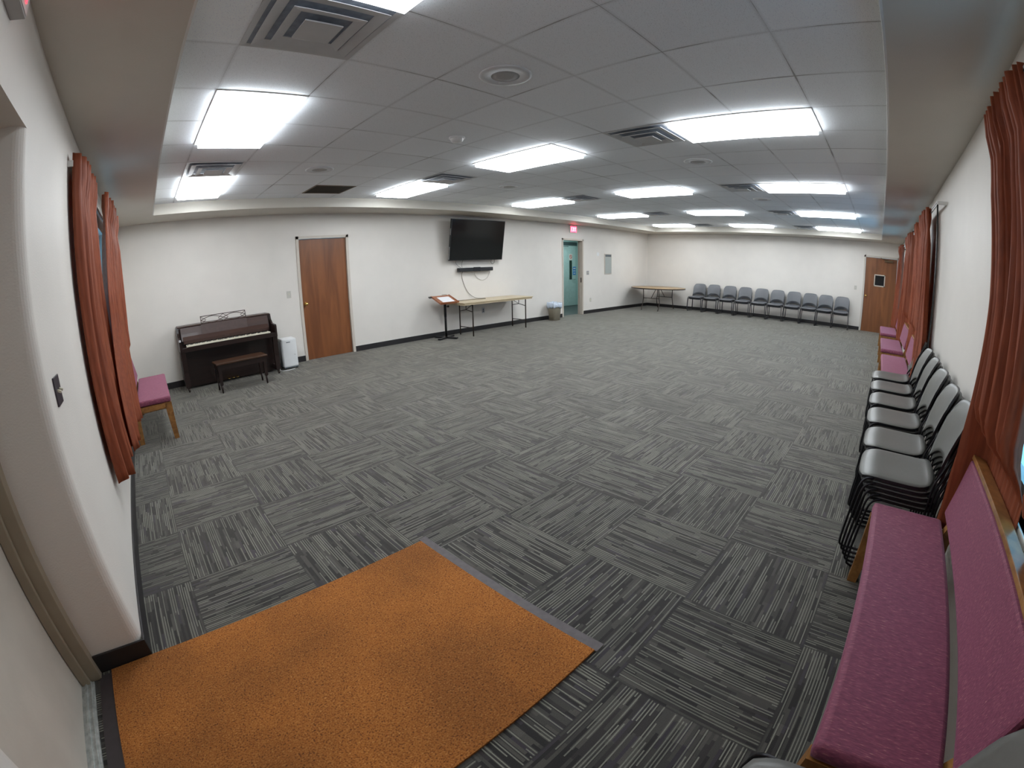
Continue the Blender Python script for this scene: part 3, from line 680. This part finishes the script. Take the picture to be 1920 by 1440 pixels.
# electrical panel
t = thing('electrical_panel', 'grey green electrical panel set in the wall near the far corner', 'electrical panel', (12.42, W, 1.47))
b = MB(); b.box(-.205, .205, -.015, 0, -.32, .32, bev=.004); b.build('panel_frame', M['frame'], t)
b = MB(); b.box(-.175, .175, -.022, -.015, -.295, .215, bev=.002); b.build('panel_door', M['board'], t)
b = MB(); b.box(-.165, .165, -.020, -.015, .225, .298); b.build('panel_header', M['boarddark'], t)

# ------------------------------------------------------------------ television and sound bar
t = thing('television', 'large black flat television mounted on the long wall, tilted forward', 'television', (6.96, W, 2.04))
tilt = Matrix.Translation((0, -.20, 0)) @ Matrix.Rotation(math.radians(9), 4, 'X')
b = MB(); b.box(-.765, .765, -.022, .022, -.445, .445, bev=.006, M4=tilt); b.build('tv_case', M['black'], t)
b = MB(); b.box(-.748, .748, -.0245, -.0225, -.425, .430, M4=tilt); b.build('screen', M['screen'], t)
b = MB(); b.box(-.10, .10, -.02, 0, -.2, .46); b.box(-.04, .04, -.16, -.02, .0, .08); b.box(-.04, .04, -.2, -.02, .25, .30); b.box(-.35, .35, -.012, 0, .435, .45); b.build('wall_bracket', M['blackmetal'], t)
for z0_, z1_ in ((.10, .24), (-.42, -.15)):
    b = MB(); b.box(-.7685, -.765, -.016, -.002, z0_, z1_, M4=tilt); b.build('edge_trim', M['chrome'], t)
t = thing('sound_bar', 'slim dark sound bar on the wall below the television', 'speaker', (6.99, W, 1.395))
b = MB(); b.box(-.49, .49, -.11, -.015, -.042, .042, bev=.012); b.build('bar_body', M['soundbar'] if 'soundbar' in M else M['black'], t)
b = MB(); b.box(-.10, .10, -.118, -.11, -.046, .050, bev=.003); b.build('centre_grille', M['blackmetal'], t)
for x0_ in (-.4, .34):
    b = MB(); b.box(x0_, x0_+.06, -.015, 0, -.02, .02); b.build('wall_bracket', M['blackmetal'], t)
def cable(label, pts, r=.004, mat='cablegrey'):
    b = MB(); b.tube(smooth_pts(pts, 6), r, 6); o = b.build('cable', M[mat]); return tag(o, label, 'cable')
M['cablegrey'] = noise_mat('grey brown cable', (.12, .10, .07), .5, .1, 20)
M['cablelight'] = noise_mat('pale cable', (.35, .32, .28), .5, .1, 20)
cable('thin cable hanging from the television to the left end of the sound bar', [(6.42, W-.10, 1.62), (6.46, W-.04, 1.54), (6.56, W-.03, 1.46), (6.60, W-.05, 1.43)], .004)
cable('thin straight cable beside the left end of the sound bar', [(6.62, W-.10, 1.62), (6.625, W-.03, 1.52), (6.63, W-.04, 1.43)], .004)
cable('short cable loop hanging below the right corner of the television', [(7.45, W-.10, 1.62), (7.47, W-.05, 1.54), (7.52, W-.05, 1.505), (7.57, W-.05, 1.54), (7.56, W-.08, 1.63)], .005)
cable('pale cable loop hanging below the sound bar', [(6.97, W-.06, 1.35), (7.0, W-.02, 1.27), (7.1, W-.015, 1.18), (7.24, W-.015, 1.14), (7.37, W-.015, 1.19), (7.42, W-.03, 1.28), (7.43, W-.06, 1.35)], .004, 'cablelight')
cable('long cable dropping from the sound bar to the folding table and lectern', [(6.62, W-.06, 1.35), (6.63, W-.012, 1.25), (6.72, W-.012, 1.0), (6.83, W-.02, .85), (6.95, W-.10, .755), (7.1, W-.22, .742), (7.0, W-.32, .742), (6.8, W-.25, .742), (6.6, W-.22, .742), (6.35, W-.20, .75), (6.22, W-.18, .80), (6.10, W-.15, .885), (5.98, W-.14, .895)], .005)

# ------------------------------------------------------------------ folding table
TX0, TX1, TY0, TY1, TZ = 6.10, 8.15, 7.72, 8.42, .735
t = thing('folding_table', 'long beige folding table against the wall under the television', 'table', ((TX0+TX1)/2, (TY0+TY1)/2, 0))
hx = (TX1-TX0)/2; hy = (TY1-TY0)/2
b = MB(); b.box(-hx, hx, -hy, hy, TZ-.018, TZ, bev=.004); b.build('tabletop', M['tabletop'], t)
b = MB(); b.box(-hx+.02, hx-.02, -hy+.015, -hy+.03, TZ-.055, TZ-.018); b.box(-hx+.02, hx-.02, hy-.03, hy-.015, TZ-.055, TZ-.018); b.box(-hx+.02, -hx+.035, -hy+.03, hy-.03, TZ-.055, TZ-.018); b.box(hx-.035, hx-.02, -hy+.03, hy-.03, TZ-.055, TZ-.018); b.build('apron', M['tabletop'], t)
def table_legs(t, xs, hy_, z, mat, r=.014, splay=0):
    for sx, sgn in xs:
        for sy in (-1, 1):
            b = MB(); b.tube([(sx, sy*hy_, z), (sx+.0, sy*hy_, z*.6), (sx+sgn*splay, sy*(hy_), 0.002)], r, 10); b.build('leg', mat, t)
        b = MB(); b.tube([(sx, -hy_, z*.25), (sx, hy_, z*.25)], .010, 8); b.build('crossbar', mat, t)
        b = MB(); b.tube([(sx, 0, z-.02), (sx-sgn*.0, 0, z-.16), (sx-sgn*.30, 0, z-.005)], .009, 8); b.tube([(sx, -hy_, z*.72), (sx, 0, z-.16)], .008, 8); b.tube([(sx, hy_, z*.72), (sx, 0, z-.16)], .008, 8); b.build('brace', mat, t)
table_legs(t, ((-.70, -1), (.90, 1)), .22, TZ-.02, M['tablemetal'])
# ------------------------------------------------------------------ lectern
t = thing('lectern', 'reddish wooden lectern board on a black pole stand beside the folding table', 'lectern', (5.92, 8.13, 0))
lm = Matrix.Translation((0, 0, .80)) @ Matrix.Rotation(math.radians(22), 4, 'X')
b = MB(); b.box(-.225, .225, -.18, .18, 0, .02, bev=.003, M4=lm); b.build('reading_board', M['lectern'], t)
b = MB(); b.box(-.225, .225, -.195, -.18, 0, .045, bev=.002, M4=lm); b.box(-.235, -.225, -.18, .18, 0, .03, M4=lm); b.box(.225, .235, -.18, .18, 0, .03, M4=lm); b.build('board_lip', M['lectern'], t)
b = MB(); b.box(-.30, -.225, .12, .17, .005, .025, bev=.003, M4=lm); b.build('side_clip', M['black'], t)
b = MB(); b.cyl((0, 0, .04), (0, 0, .79), .024, .024); b.cyl((0, 0, .45), (0, 0, .80), .028, .028); b.box(-.08, .08, -.08, .08, 0, .006, M4=lm @ Matrix.Translation((0, 0, -.006))); b.build('pole', M['blackmetal'], t)
b = MB(); b.cyl((.028, 0, .66), (.07, 0, .66), .008); b.cyl((.07, 0, .66), (.09, 0, .66), .022); b.build('knob', M['blackmetal'], t)
b = MB()
for a in (.35, .35+PI/2): b.box(-.27, .27, -.03, .03, .004, .035, bev=.004, M4=Matrix.Rotation(a, 4, 'Z'))
b.build('base', M['blackmetal'], t)
b = MB(); b.box(-.15, .15, -.15, .10, .021, .024, M4=lm); o = b.build('paper_sheet', M['paper'], None, (5.93, 8.13, 0)); tag(o, 'white paper sheet lying on the lectern board', 'paper')

# ------------------------------------------------------------------ waste bin
t = thing('waste_bin', 'beige plastic waste bin beside the open hall doorway', 'bin', (9.50, 8.20, 0))
b = MB()
def rr(hx_, hy_, z, n_=24):
    out = []
    for k in range(n_):
        a = 2*PI*k/n_; c, s_ = math.cos(a), math.sin(a); e = .45
        out.append((hx_*math.copysign(abs(c)**e, c), hy_*math.copysign(abs(s_)**e, s_), z))
    return out
def ringstack(b, rings, cap0=True, cap1=False, mat=None):
    i = b.mi(mat); R = [[b.bm.verts.new(p) for p in r] for r in rings]; n_ = len(R[0])
    for a, c in zip(R, R[1:]):
        for k in range(n_):
            f = b.bm.faces.new((a[k], a[(k+1) % n_], c[(k+1) % n_], c[k])); f.smooth = True; f.material_index = i
    if cap0: f = b.bm.faces.new(R[0][::-1]); f.material_index = i
    if cap1: f = b.bm.faces.new(R[-1]); f.material_index = i
ringstack(b, [rr(.135, .10, .0), rr(.165, .13, .40), rr(.175, .14, .41), rr(.175, .14, .42), rr(.160, .125, .42), rr(.130, .095, .01)]); b.build('bin_body', M['bin'], t)
b = MB(); rnd = random.Random(3)
def bagring(s, z, dz): return [(x*s+rnd.uniform(-.006, .006), y*s+rnd.uniform(-.006, .006), zz+rnd.uniform(-dz, dz)) for x, y, zz in rr(.18, .145, z, 48)]
ringstack(b, [bagring(.98, .33, .022), bagring(1.05, .37, .01), bagring(1.04, .42, .006), bagring(1.0, .47, .018), bagring(.9, .455, .02), bagring(.83, .40, .01), bagring(.78, .30, .01)], False, False)
o = b.build('bin_liner', M['bag'], None, (9.50, 8.20, 0)); tag(o, 'crumpled white plastic liner over the rim of the beige bin', 'bin liner')
sm = o.modifiers.new('solidify', 'SOLIDIFY'); sm.thickness = .0015

# ------------------------------------------------------------------ round table in the far corner
RC = (14.02, 7.47); RR = .90
t = thing('round_table', 'round tan folding table in the far corner of the room', 'table', (RC[0], RC[1], 0))
b = MB(); b.lathe([(.0001, .715), (RR-.006, .715), (RR, .72), (RR, .733), (RR-.006, .738), (.0001, .738)], seg=72); b.build('tabletop', M['roundtop'], t)
b = MB(); b.lathe([(RR-.002, .700), (RR+.004, .702), (RR+.004, .734), (RR-.002, .736)], seg=72); b.build('edge_band', M['tablemetal'], t)
for sx in (-1, 1):
    for sy in (-1, 1):
        b = MB(); b.tube(smooth_pts([(sx*.52, sy*.28, .71), (sx*.50, sy*.28, .45), (sx*.50, sy*.30, .25), (sx*.60, sy*.30, .01)], 5), .014, 8); b.build('leg', M['tablemetal'], t)
    b = MB(); b.tube([(sx*.50, -.28, .40), (sx*.50, .28, .40)], .010, 8); b.build('crossbar', M['tablemetal'], t)
    b = MB(); b.tube([(sx*.50, -.0, .40), (sx*.15, 0, .70)], .010, 8); b.build('brace', M['tablemetal'], t)

# ------------------------------------------------------------------ stacking chairs
def chair_proto(label, rodmat, shell):
    t = thing('stacking_chair', label, 'chair')
    SZ = .445
    def sq(u, v, k=.16):   # square -> rounded square
        return u*math.sqrt(1-k*v*v*v*v), v*math.sqrt(1-k*u*u*u*u)
    def seat(z_off):
        def f(a, c):
            u, v = sq(a*2-1, c*2-1, .22); x = .225*u; y = .21*v
            z = SZ - .010*(1-u*u)*(1-v*v)
            if y > .10: z -= (y-.10)**2*2.6
            if y < -.13: z += (-.13-y)**2*3.0
            z -= .012*abs(u)**6
            return (x, y, z+z_off)
        return f
    b = MB(); n1, n2 = 14, 14
    g = b.grid(seat(0), n1, n2, shell); g2 = b.grid(seat(-.016), n1, n2, M['chairblack'], flip=True)
    def rim(g, g2, n1, n2):
        loop = [(i, 0) for i in range(n1)]+[(n1, j) for j in range(n2)]+[(i, n2) for i in range(n1, 0, -1)]+[(0, j) for j in range(n2, 0, -1)]
        mi = b.mi(M['chairblack'])
        for k in range(len(loop)):
            (i, j), (i2, j2) = loop[k], loop[(k+1) % len(loop)]
            f = b.bm.faces.new((g[i][j], g[i2][j2], g2[i2][j2], g2[i][j])); f.material_index = mi; f.smooth = False
    rim(g, g2, n1, n2); b.build('seat', None, t)
    def back(off):
        def f(a, c):
            u = a*2-1
            zb = .468+.085*(1-abs(u)**3); zt = .852-.016*u*u-.062*abs(u)**10
            z = zb+(zt-zb)*c
            hw = .222-.008*(1-c)
            if c > .72: hw -= .016*((c-.72)/.28)**2.5
            y = -.200-.10*(z-.47)-.45*max(0, z-.47)**2-.034*(1-u*u)
            if c > .9: y -= .004
            return (hw*u, y-off, z)
        return f
    b = MB(); g = b.grid(back(0), 22, 12, shell); g2 = b.grid(back(.015), 22, 12, M['chairblack'], flip=True); rim(g, g2, 22, 12); b.build('backrest', None, t)
    for s in (-1, 1):
        x = s*.228
        p = smooth_pts([(x*.95, .12, SZ-.022), (x, .17, SZ-.04), (x*1.04, .192, SZ-.12), (x*1.08, .205, .06), (x*1.08, .185, .010), (x*1.08, .10, .008), (x*1.08, -.16, .008), (x*1.08, -.215, .02), (x*1.06, -.215, .10), (x*1.0, -.20, .42), (x*.97, -.222, .52), (x*.93, -.262, .62), (x*.88, -.283, .70)], 4)
        b = MB(); b.tube(p, .0068, 6); b.build('side_frame', rodmat, t)
    b = MB(); b.tube([(-.205, .12, SZ-.024), (.205, .12, SZ-.024)], .005, 6); b.build('front_crossbar', rodmat, t)
    b = MB(); b.tube([(-.215, -.175, SZ-.024), (.215, -.175, SZ-.024)], .005, 6); b.build('rear_crossbar', rodmat, t)
    return t
ordn = ['topmost', 'second from the top', 'third from the top', 'fourth from the top', 'lowest']
P_DZ, P_DY = .027, .019
protos = {}
def stack(x, y, rz, n, where, group, shellname='chairgrey', rod='chairrod'):
    key = (shellname, rod)
    for k in range(n):
        pos = n-1-k
        nm = 'lowest' if pos == n-1 else ordn[pos]
        lab = 'grey stacking chair, %s in the stack %s' % (nm, where)
        d = Vector((0, P_DY*k, 0)); d.rotate(Matrix.Rotation(rz, 3, 'Z'))
        loc = (x+d.x, y+d.y, P_DZ*k)
        if key not in protos:
            c = protos[key] = chair_proto(lab, M[rod], M[shellname]); c.location = loc; c.rotation_euler = (0, 0, rz); c['group'] = group
        else: dup(protos[key], loc, rz, lab, group)
rn = ['closest to the long pink bench', 'second from the long pink bench', 'third from the long pink bench', 'fourth from the long pink bench', 'fifth from the long pink bench', 'farthest along the window wall row']
for i, wh in enumerate(rn):
    n_ = 5 if i == 0 else 4
    stack(3.11+.555*i, .42-.019*(n_-1), random.uniform(-.03, .03), n_, wh, 'stacked grey chairs along the window wall')
fn = ['beside the round table', 'second from the round table', 'third from the round table', 'fourth from the round table', 'fifth from the round table', 'fifth from the far brown door', 'fourth from the far brown door', 'third from the far brown door', 'second from the far brown door', 'next to the far brown door']
ys = [6.36, 5.84, 5.29, 4.76, 4.22, 3.70, 3.17, 2.655, 2.18, 1.68]
for y, wh in zip(ys, fn):
    stack(L-.36, y, PI/2+random.uniform(-.03, .03), 3, wh, 'stacked grey chairs on the far wall', 'chairgreylt', 'rodgrey')
stack(.95, .405, 0.0, 4, 'nearest the camera', 'stacked grey chairs beside the entry')

# ------------------------------------------------------------------ upholstered benches
def bench_proto(label, group):
    """length 1.49 along x, front towards +y, origin centre of floor footprint back edge"""
    t = thing('upholstered_bench', label, 'bench', group=group); h = .745
    def cushion(b, x0, x1, y0, y1, z0, z1, r, Mx=None):
        b.box(x0, x1, y0, y1, z0, z1, bev=r, M4=Mx)
    b = MB(); cushion(b, -h, h, .145, .515, .400, .462, .022); o = b.build('seat_cushion', M['pink'], t)
    for f in o.data.polygons: f.use_smooth = len(f.vertices) != 4 or f.area < .05
    tb = Matrix.Translation((0, .115, .495)) @ Matrix.Rotation(math.radians(10), 4, 'X')
    b = MB(); cushion(b, -h+.01, h-.01, -.005, .035, 0.0, .290, .014, tb); b.build('back_cushion', M['pink'], t)
    b = MB(); b.box(-h, h, -.028, -.006, .0, .293, M4=tb); b.box(-h, h, -.034, .030, .2935, .314, bev=.003, M4=tb); b.build('back_frame', M['oak'], t)
    b = MB(); b.box(-h+.01, h-.01, .165, .185, .335, .398); b.box(-h+.01, h-.01, .475, .495, .335, .398); b.box(-h+.01, -h+.03, .165, .495, .335, .398); b.box(h-.03, h-.01, .165, .495, .335, .398); b.build('apron', M['oak'], t)
    for sx in (-1, 1):
        xa, xb = (sx*h-.0, sx*h-sx*.05) if sx > 0 else (-h, -h+.05)
        x0, x1 = min(xa, xb), max(xa, xb)
        b = MB(); b.prism([(.44, .399), (.515, .399), (.518, .0), (.468, .0)], 0, x0, x1); b.build('front_leg', M['oak'], t)
        b = MB(); b.prism([(.035, .78), (.055, .78), (.09, .56), (.15, .399), (.13, .0), (.075, .0), (.09, .38), (.06, .60)], 0, x0+(.06 if sx < 0 else -.06), x1+(.06 if sx < 0 else -.06)); b.build('rear_leg', M['oak'], t)
        b = MB(); b.box(x0, x1, .12, .46, .345, .395); b.build('side_rail', M['oak'], t)
    return t
bp = bench_proto('long pink upholstered bench with oak legs beside the entry, nearest under the window', 'pink upholstered benches'); bp.location = (2.03, 0, 0)
dup(bp, (7.06, 0, 0), 0, 'pink upholstered bench just beyond the row of grey chair stacks')
dup(bp, (9.12, 0, 0), 0, 'pink upholstered bench, middle of the three far ones on the window wall')
dup(bp, (11.50, 0, 0), 0, 'pink upholstered bench closest to the far brown door')
dup(bp, (0, 6.49, 0), -PI/2, 'pink upholstered bench behind the curtain on the piano side wall')

# ------------------------------------------------------------------ curtains
BENCHES_R = BENCHES_L = ()
def curtain(name, label, a_top, b_top, a_mid, b_mid, a_bot, b_bot, side, zt=2.37, zb=.42, off=.115, amp=.045, folds=8, seed=1, group=None, ret=True, endd=None, lead=0):
    """side 'R': runs along x at wall y=0; 'L': runs along y at wall x=0"""
    rnd = random.Random(seed); nu = folds*10; nv = 34
    ph = [rnd.uniform(.75, 1.25) for _ in range(folds+2)]; fa = [rnd.uniform(.7, 1.2) for _ in range(folds+2)]
    acc = [0]
    for k in range(folds): acc.append(acc[-1]+ph[k])
    tot = acc[folds]
    def fn(a, c):
        z = zt+(zb-zt)*c
        if c < .10: s = c/.10; A, B = a_top+(a_mid-a_top)*0.15*s, b_top+(b_mid-b_top)*.25*s
        elif c < .45: s = (c-.10)/.35; A = a_top+(a_mid-a_top)*(.15+.85*s); B = b_top+(b_mid-b_top)*(.25+.75*s)
        else: s = (c-.45)/.55; s = s*s*(3-2*s); A, B = a_mid+(a_bot-a_mid)*s, b_mid+(b_bot-b_mid)*s
        q = A+(B-A)*a
        # fold phase
        u = a*tot; k = 0
        while k < folds-1 and u > acc[k+1]: k += 1
        loc = (u-acc[k])/ph[k]
        am = amp*fa[k]*(.75+.55*c)
        head = 1.0
        if c < .06: head = 1.25
        elif c < .12: head = 1.25-.75*(c-.06)/.06
        elif c < .2: head = .5+.5*(c-.12)/.08
        d = off+am*head*math.sin(2*PI*loc)+.35*am*math.sin(2*PI*(loc*2+.3*k)+c*3)+.012*math.sin(c*7+k*1.3)*c
        q += .02*math.sin(2*PI*loc*2+k)*(B-A)/max(.3, folds*.12)*.3
        if ret and a < .06: d = min(d, .012+d*(a/.06)**.6)
        if endd is not None and a > .93: d += (endd-d)*(a-.93)/.07
        d = max(d, .03)
        for (lo, hi) in (BENCHES_R if side == 'R' else BENCHES_L):
            if q > lo-.02 and q < hi+.02 and z < 1.0:
                f_ = min(1, min(q-(lo-.02), hi+.02-q)/.04)*min(1, (1.0-z)/.12)
                d = d*(1-f_)+f_*(.014+.06*max(0, d-.03))
        if c == 1: z += .012*math.sin(a*23)
        return (q, d, z) if side == 'R' else (d, q, z)
    b = MB(); b.grid(fn, nu, nv)
    o = b.build(name, M['curtain'])
    md = o.modifiers.new('solidify', 'SOLIDIFY'); md.thickness = .004
    return tag(o, label, 'curtain', group)
G = 'rust velvet curtain panels'
BENCHES_R = ((.5, 2.775), (6.31, 7.81), (8.37, 9.87), (10.75, 12.25)); BENCHES_L = ((5.74, 7.24),)
pass
curtain('curtain', 'rust velvet curtain panel next to the entry recess, left wall', 3.74, 4.66, 3.74, 4.58, 3.66, 4.38, 'L', folds=9, seed=3, group=G, zb=.44, zt=2.40, off=.075, amp=.03)
curtain('curtain', 'rust velvet curtain panel nearer the piano, left wall', 4.96, 6.40, 4.50, 6.30, 4.12, 6.20, 'L', folds=10, seed=4, group=G, zb=.47, zt=2.40, off=.135, amp=.04, ret=False)
curtain('curtain', 'large dark rust curtain panel behind the long pink bench', 3.08, 2.36, 2.88, 2.24, 2.87, 2.06, 'R', folds=12, seed=5, group=G, zb=.40, amp=.036)
curtain('curtain', 'rust curtain panel at the right photo edge beside the entry', .80, 2.02, .9, 1.8, .9, 1.95, 'R', folds=8, seed=6, group=G, zb=.40)
curtain('curtain', 'rust curtain panel beyond the grey chairs, near half of middle window', 6.20, 7.15, 6.08, 7.1, 5.68, 6.95, 'R', folds=8, seed=7, group=G, zb=.40, off=.125, ret=False)
curtain('curtain', 'rust curtain panel at the far half of the middle window', 8.15, 7.65, 8.0, 7.25, 7.85, 7.0, 'R', folds=7, seed=8, group=G, zb=.40, off=.125)
curtain('curtain', 'dark rust curtain panel at the near half of the farthest window', 9.05, 10.4, 9.1, 10.3, 9.05, 10.4, 'R', folds=9, seed=9, group=G, zb=.40, off=.125)
curtain('curtain', 'sunlit rust curtain panel nearest the far brown door', 13.3, 12.2, 13.2, 12.35, 13.4, 12.2, 'R', folds=8, seed=10, group=G, zb=.40, off=.13, amp=.05)
def rail_x(label, x0, x1, z=2.335):
    t = thing('curtain_rail', label, 'curtain rail', ((x0+x1)/2, 0, z)); h = (x1-x0)/2
    b = MB(); b.box(-h, h, .085, .10, -.018, .018); b.build('rail_track', M['whitemetal'], t)
    for s in (-1, 1):
        b = MB(); b.box(s*h-.008, s*h+.008, .0, .10, -.018, .018); b.build('end_bracket', M['whitemetal'], t)
    b = MB(); b.box(-h+.02, h-.02, .1005, .103, -.003, .003); b.build('track_slot', M['black'], t)
    return t, h
rail_x('white curtain rail above the window by the entry', .78, 3.14)
t, h = rail_x('white curtain rail above the middle window', 5.63, 8.7)
b = MB(); b.tube([(-h, .095, -.018), (-h, .09, -.9), (-h+.01, .085, -1.75)], .009, 6); b.build('shadow_strip', M['black'], t)  # dark tube standing in for the shadow gap beside the curtain
t, h = rail_x('white curtain rail above the farthest window', 8.9, 13.3)
b = MB(); b.box(-h-.01, -h+.01, .02, .14, .018, .03); b.build('rail_cap', M['black'], t)
t = thing('curtain_rail', 'white curtain rail on the piano side wall', 'curtain rail', (0, 5.0, 2.335))
b = MB(); b.box(.020, .035, -1.26, 1.42, -.018, .018); b.build('rail_track', M['whitemetal'], t)
for y_ in (-1.26, 1.42):
    b = MB(); b.box(0, .035, y_-.008, y_+.008, -.018, .018); b.build('end_bracket', M['whitemetal'], t)

# ------------------------------------------------------------------ piano
t = thing('upright_piano', 'dark wooden upright spinet piano against the wall', 'piano', (1.58, 0, 0))
h = .74; yb = W-.05
M['edgewear'] = noise_mat('pale worn edge', (.30, .26, .22), .4, .1, 20)
b = MB(); b.box(-h, h, 8.10, yb, .12, .93, bev=.004); b.build('case', M['piano'], t)
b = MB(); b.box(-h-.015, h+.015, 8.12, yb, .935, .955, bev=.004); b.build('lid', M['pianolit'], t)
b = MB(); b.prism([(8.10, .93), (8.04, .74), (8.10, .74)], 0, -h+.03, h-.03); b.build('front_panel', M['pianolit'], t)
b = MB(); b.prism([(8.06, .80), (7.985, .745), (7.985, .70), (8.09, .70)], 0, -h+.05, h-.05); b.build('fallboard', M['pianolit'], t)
b = MB()
for i, (dx) in enumerate((-.028, 0, .028)): b.box(dx-.008, dx+.008, 7.978, 7.984, .722+.004*abs(i-1), .738, M4=None)
b.build('maker_mark', M['deskwood'], t)
b = MB(); b.box(-h, h, 7.80, 8.10, .60, .665, bev=.004); b.build('key_bed', M['piano'], t)
b = MB(); b.box(-h+.075, h-.075, 7.815, 7.98, .666, .688)
b.build('white_keys', M['keys'], t)
b = MB(); step = (2*h-.15)/52
for k in range(51):
    if k % 7 in (0, 2, 3, 5, 6): b.box(-h+.075+step*(k+1)-.005, -h+.075+step*(k+1)+.005, 7.89, 7.98, .6885, .699)
b.build('black_keys', M['black'], t)
b = MB(); b.box(-h+.075, h-.075, 7.80, 7.813, .66, .672); b.build('key_slip', M['piano'], t)
for s in (-1, 1):
    x0, x1 = (h-.0, h+.03) if s > 0 else (-h-.03, -h)
    b = MB(); b.prism([(yb, .12), (yb, .945), (8.13, .945), (8.10, .86), (8.02, .80), (7.82, .79), (7.80, .76), (7.80, .60), (8.06, .60), (8.06, .12)], 0, x0, x1); b.build('side_panel', M['piano'], t)
    x0, x1 = (h-.045, h+.03) if s > 0 else (-h-.03, -h+.045)
    b = MB(); b.prism([(7.82, .60), (7.89, .60), (7.895, .30), (7.885, .07), (7.835, .07), (7.845, .30)], 0, x0, x1); b.box(x0, x1, 7.885, 8.08, .07, .14); b.build('leg', M['piano'], t)
    b = MB(); xc = (x0+x1)/2; b.cyl((xc-.012, 7.86, .028), (xc+.012, 7.86, .028), .028); b.box(xc-.018, xc+.018, 7.85, 7.87, .03, .075); b.build('caster', M['tablemetal'], t)
b = MB(); b.box(-h, h, 8.07, 8.11, .12, .60); b.build('lower_panel', M['piano'], t)
for dx in (-.07, 0, .07):
    b = MB(); b.box(dx-.018, dx+.018, 7.95, 8.07, .055, .068, bev=.004); b.build('pedal', M['brass'], t)
b = MB(); b.box(-h, h, 8.08, yb, .03, .12); b.build('bottom_rail', M['piano'], t)
# music desk with looped fretwork
y0 = 8.085
dm = Matrix.Translation((-.01, 8.06, .78)) @ Matrix.Rotation(math.radians(-10), 4, 'X')
dk = MB(); dk.box(-.37, .37, -.008, .008, 0, .165, M4=dm); desk = dk.build('music_desk', M['deskwood'], t)
def dpt(x, z): return dm @ Vector((x, 0, z))
b = MB()
b.tube([dpt(-.36, .16), dpt(-.36, .285)], .006, 6); b.tube([dpt(.36, .16), dpt(.36, .285)], .006, 6); b.tube([dpt(-.366, .285), dpt(.366, .285)], .006, 6)
for cx_ in (-.18, .18):
    for s in (-1, 1):
        b.tube([dpt(cx_-.18+.36*k/16, .225+s*.048*math.sin(PI*k/16)*1.0) for k in range(17)], .0055, 6)
        b.tube([dpt(cx_-.18, .225-s*.055), dpt(cx_-.10, .225+s*.0)], .004, 6); b.tube([dpt(cx_+.18, .225-s*.055), dpt(cx_+.10, .225)], .004, 6)
    b.tube([dpt(cx_, .270), dpt(cx_, .285)], .004, 6)
b.build('fretwork', M['deskfret'] if 'deskfret' in M else M['pianolit'], desk)
# piano bench
t = thing('piano_bench', 'low dark wooden piano bench in front of the piano', 'bench', (1.63, 7.46, 0), math.radians(3))
b = MB(); b.box(-.39, .39, -.17, .17, .405, .43, bev=.006); b.build('seat', M['benchwood'], t)
b = MB(); b.box(-.37, .37, -.15, -.135, .33, .405); b.box(-.37, .37, .135, .15, .33, .405); b.box(-.37, -.355, -.135, .135, .33, .405); b.box(.355, .37, -.135, .135, .33, .405); b.build('apron', M['piano'], t)
for sx in (-1, 1):
    for sy in (-1, 1):
        b = MB(); x, y = sx*.345, sy*.125
        b.prism([(x-.022, y-.022), (x+.022, y-.022), (x+.022, y+.022), (x-.022, y+.022)], 2, .12, .40); b.cyl((x, y, .12), (x, y, .0), .017, .012, 8); b.build('leg', M['piano'], t)
# dehumidifier
t = thing('dehumidifier', 'white upright dehumidifier on the floor between piano and brown door', 'dehumidifier', (2.585, 8.14, 0))
b = MB(); b.box(-.13, .13, -.13, .13, .035, .505, bev=.022); b.build('body', M['white'], t)
b = MB(); b.box(-.145, -.1305, -.125, .125, .06, .46); b.build('side_grille', M['greymetal'], t)
b = MB(); b.box(-.05, .02, -.1325, -.130, .44, .452); b.build('dark_logo_mark', M['boarddark'], t)
b = MB(); b.box(.075, .085, -.1325, -.130, .225, .24); b.build('indicator', M['chrome'], t)
b = MB(); b.box(-.125, .125, -.125, .125, .02, .036); b.build('base', M['boarddark'], t)
for sx in (-1, 1):
    for sy in (-1, 1):
        b = MB(); b.cyl((sx*.10-.01, sy*.10, .0105), (sx*.10+.01, sy*.10, .0105), .0105, seg=12); b.build('wheel', M['black'], t)
b = MB(); b.tube(smooth_pts([(2.45, 8.17, .18), (2.41, 8.10, .06), (2.38, 7.99, .008), (2.46, 7.93, .006), (2.58, 7.94, .006), (2.62, 7.96, .006)], 8), .005, 6); o = b.build('power_cord', M['white']); tag(o, 'white power cord looped on the carpet by the dehumidifier', 'cord')

# ------------------------------------------------------------------ entrance mat
t = thing('entrance_mat', 'orange brown entrance mat with dark rubber edges by the entry door', 'mat', (0, 0, 0))
def flat(name, pts, z1, mat, parent):
    b = MB(); b.prism(pts, 2, .0005, z1); return b.build(name, mat, parent)
flat('mat_pile', [(-.205, 1.385), (1.585, 1.385), (1.555, 2.575), (.05, 2.575), (-.205, 2.568)], .012, M['coir'], t)
flat('mat_edge', [(-.295, 1.385), (-.207, 1.385), (-.207, 2.555), (-.27, 2.555)], .006, M['ruggum'], t)
flat('mat_edge', [(1.587, 1.375), (1.640, 1.375), (1.605, 2.605), (1.557, 2.60)], .006, M['ruggumlt'], t)
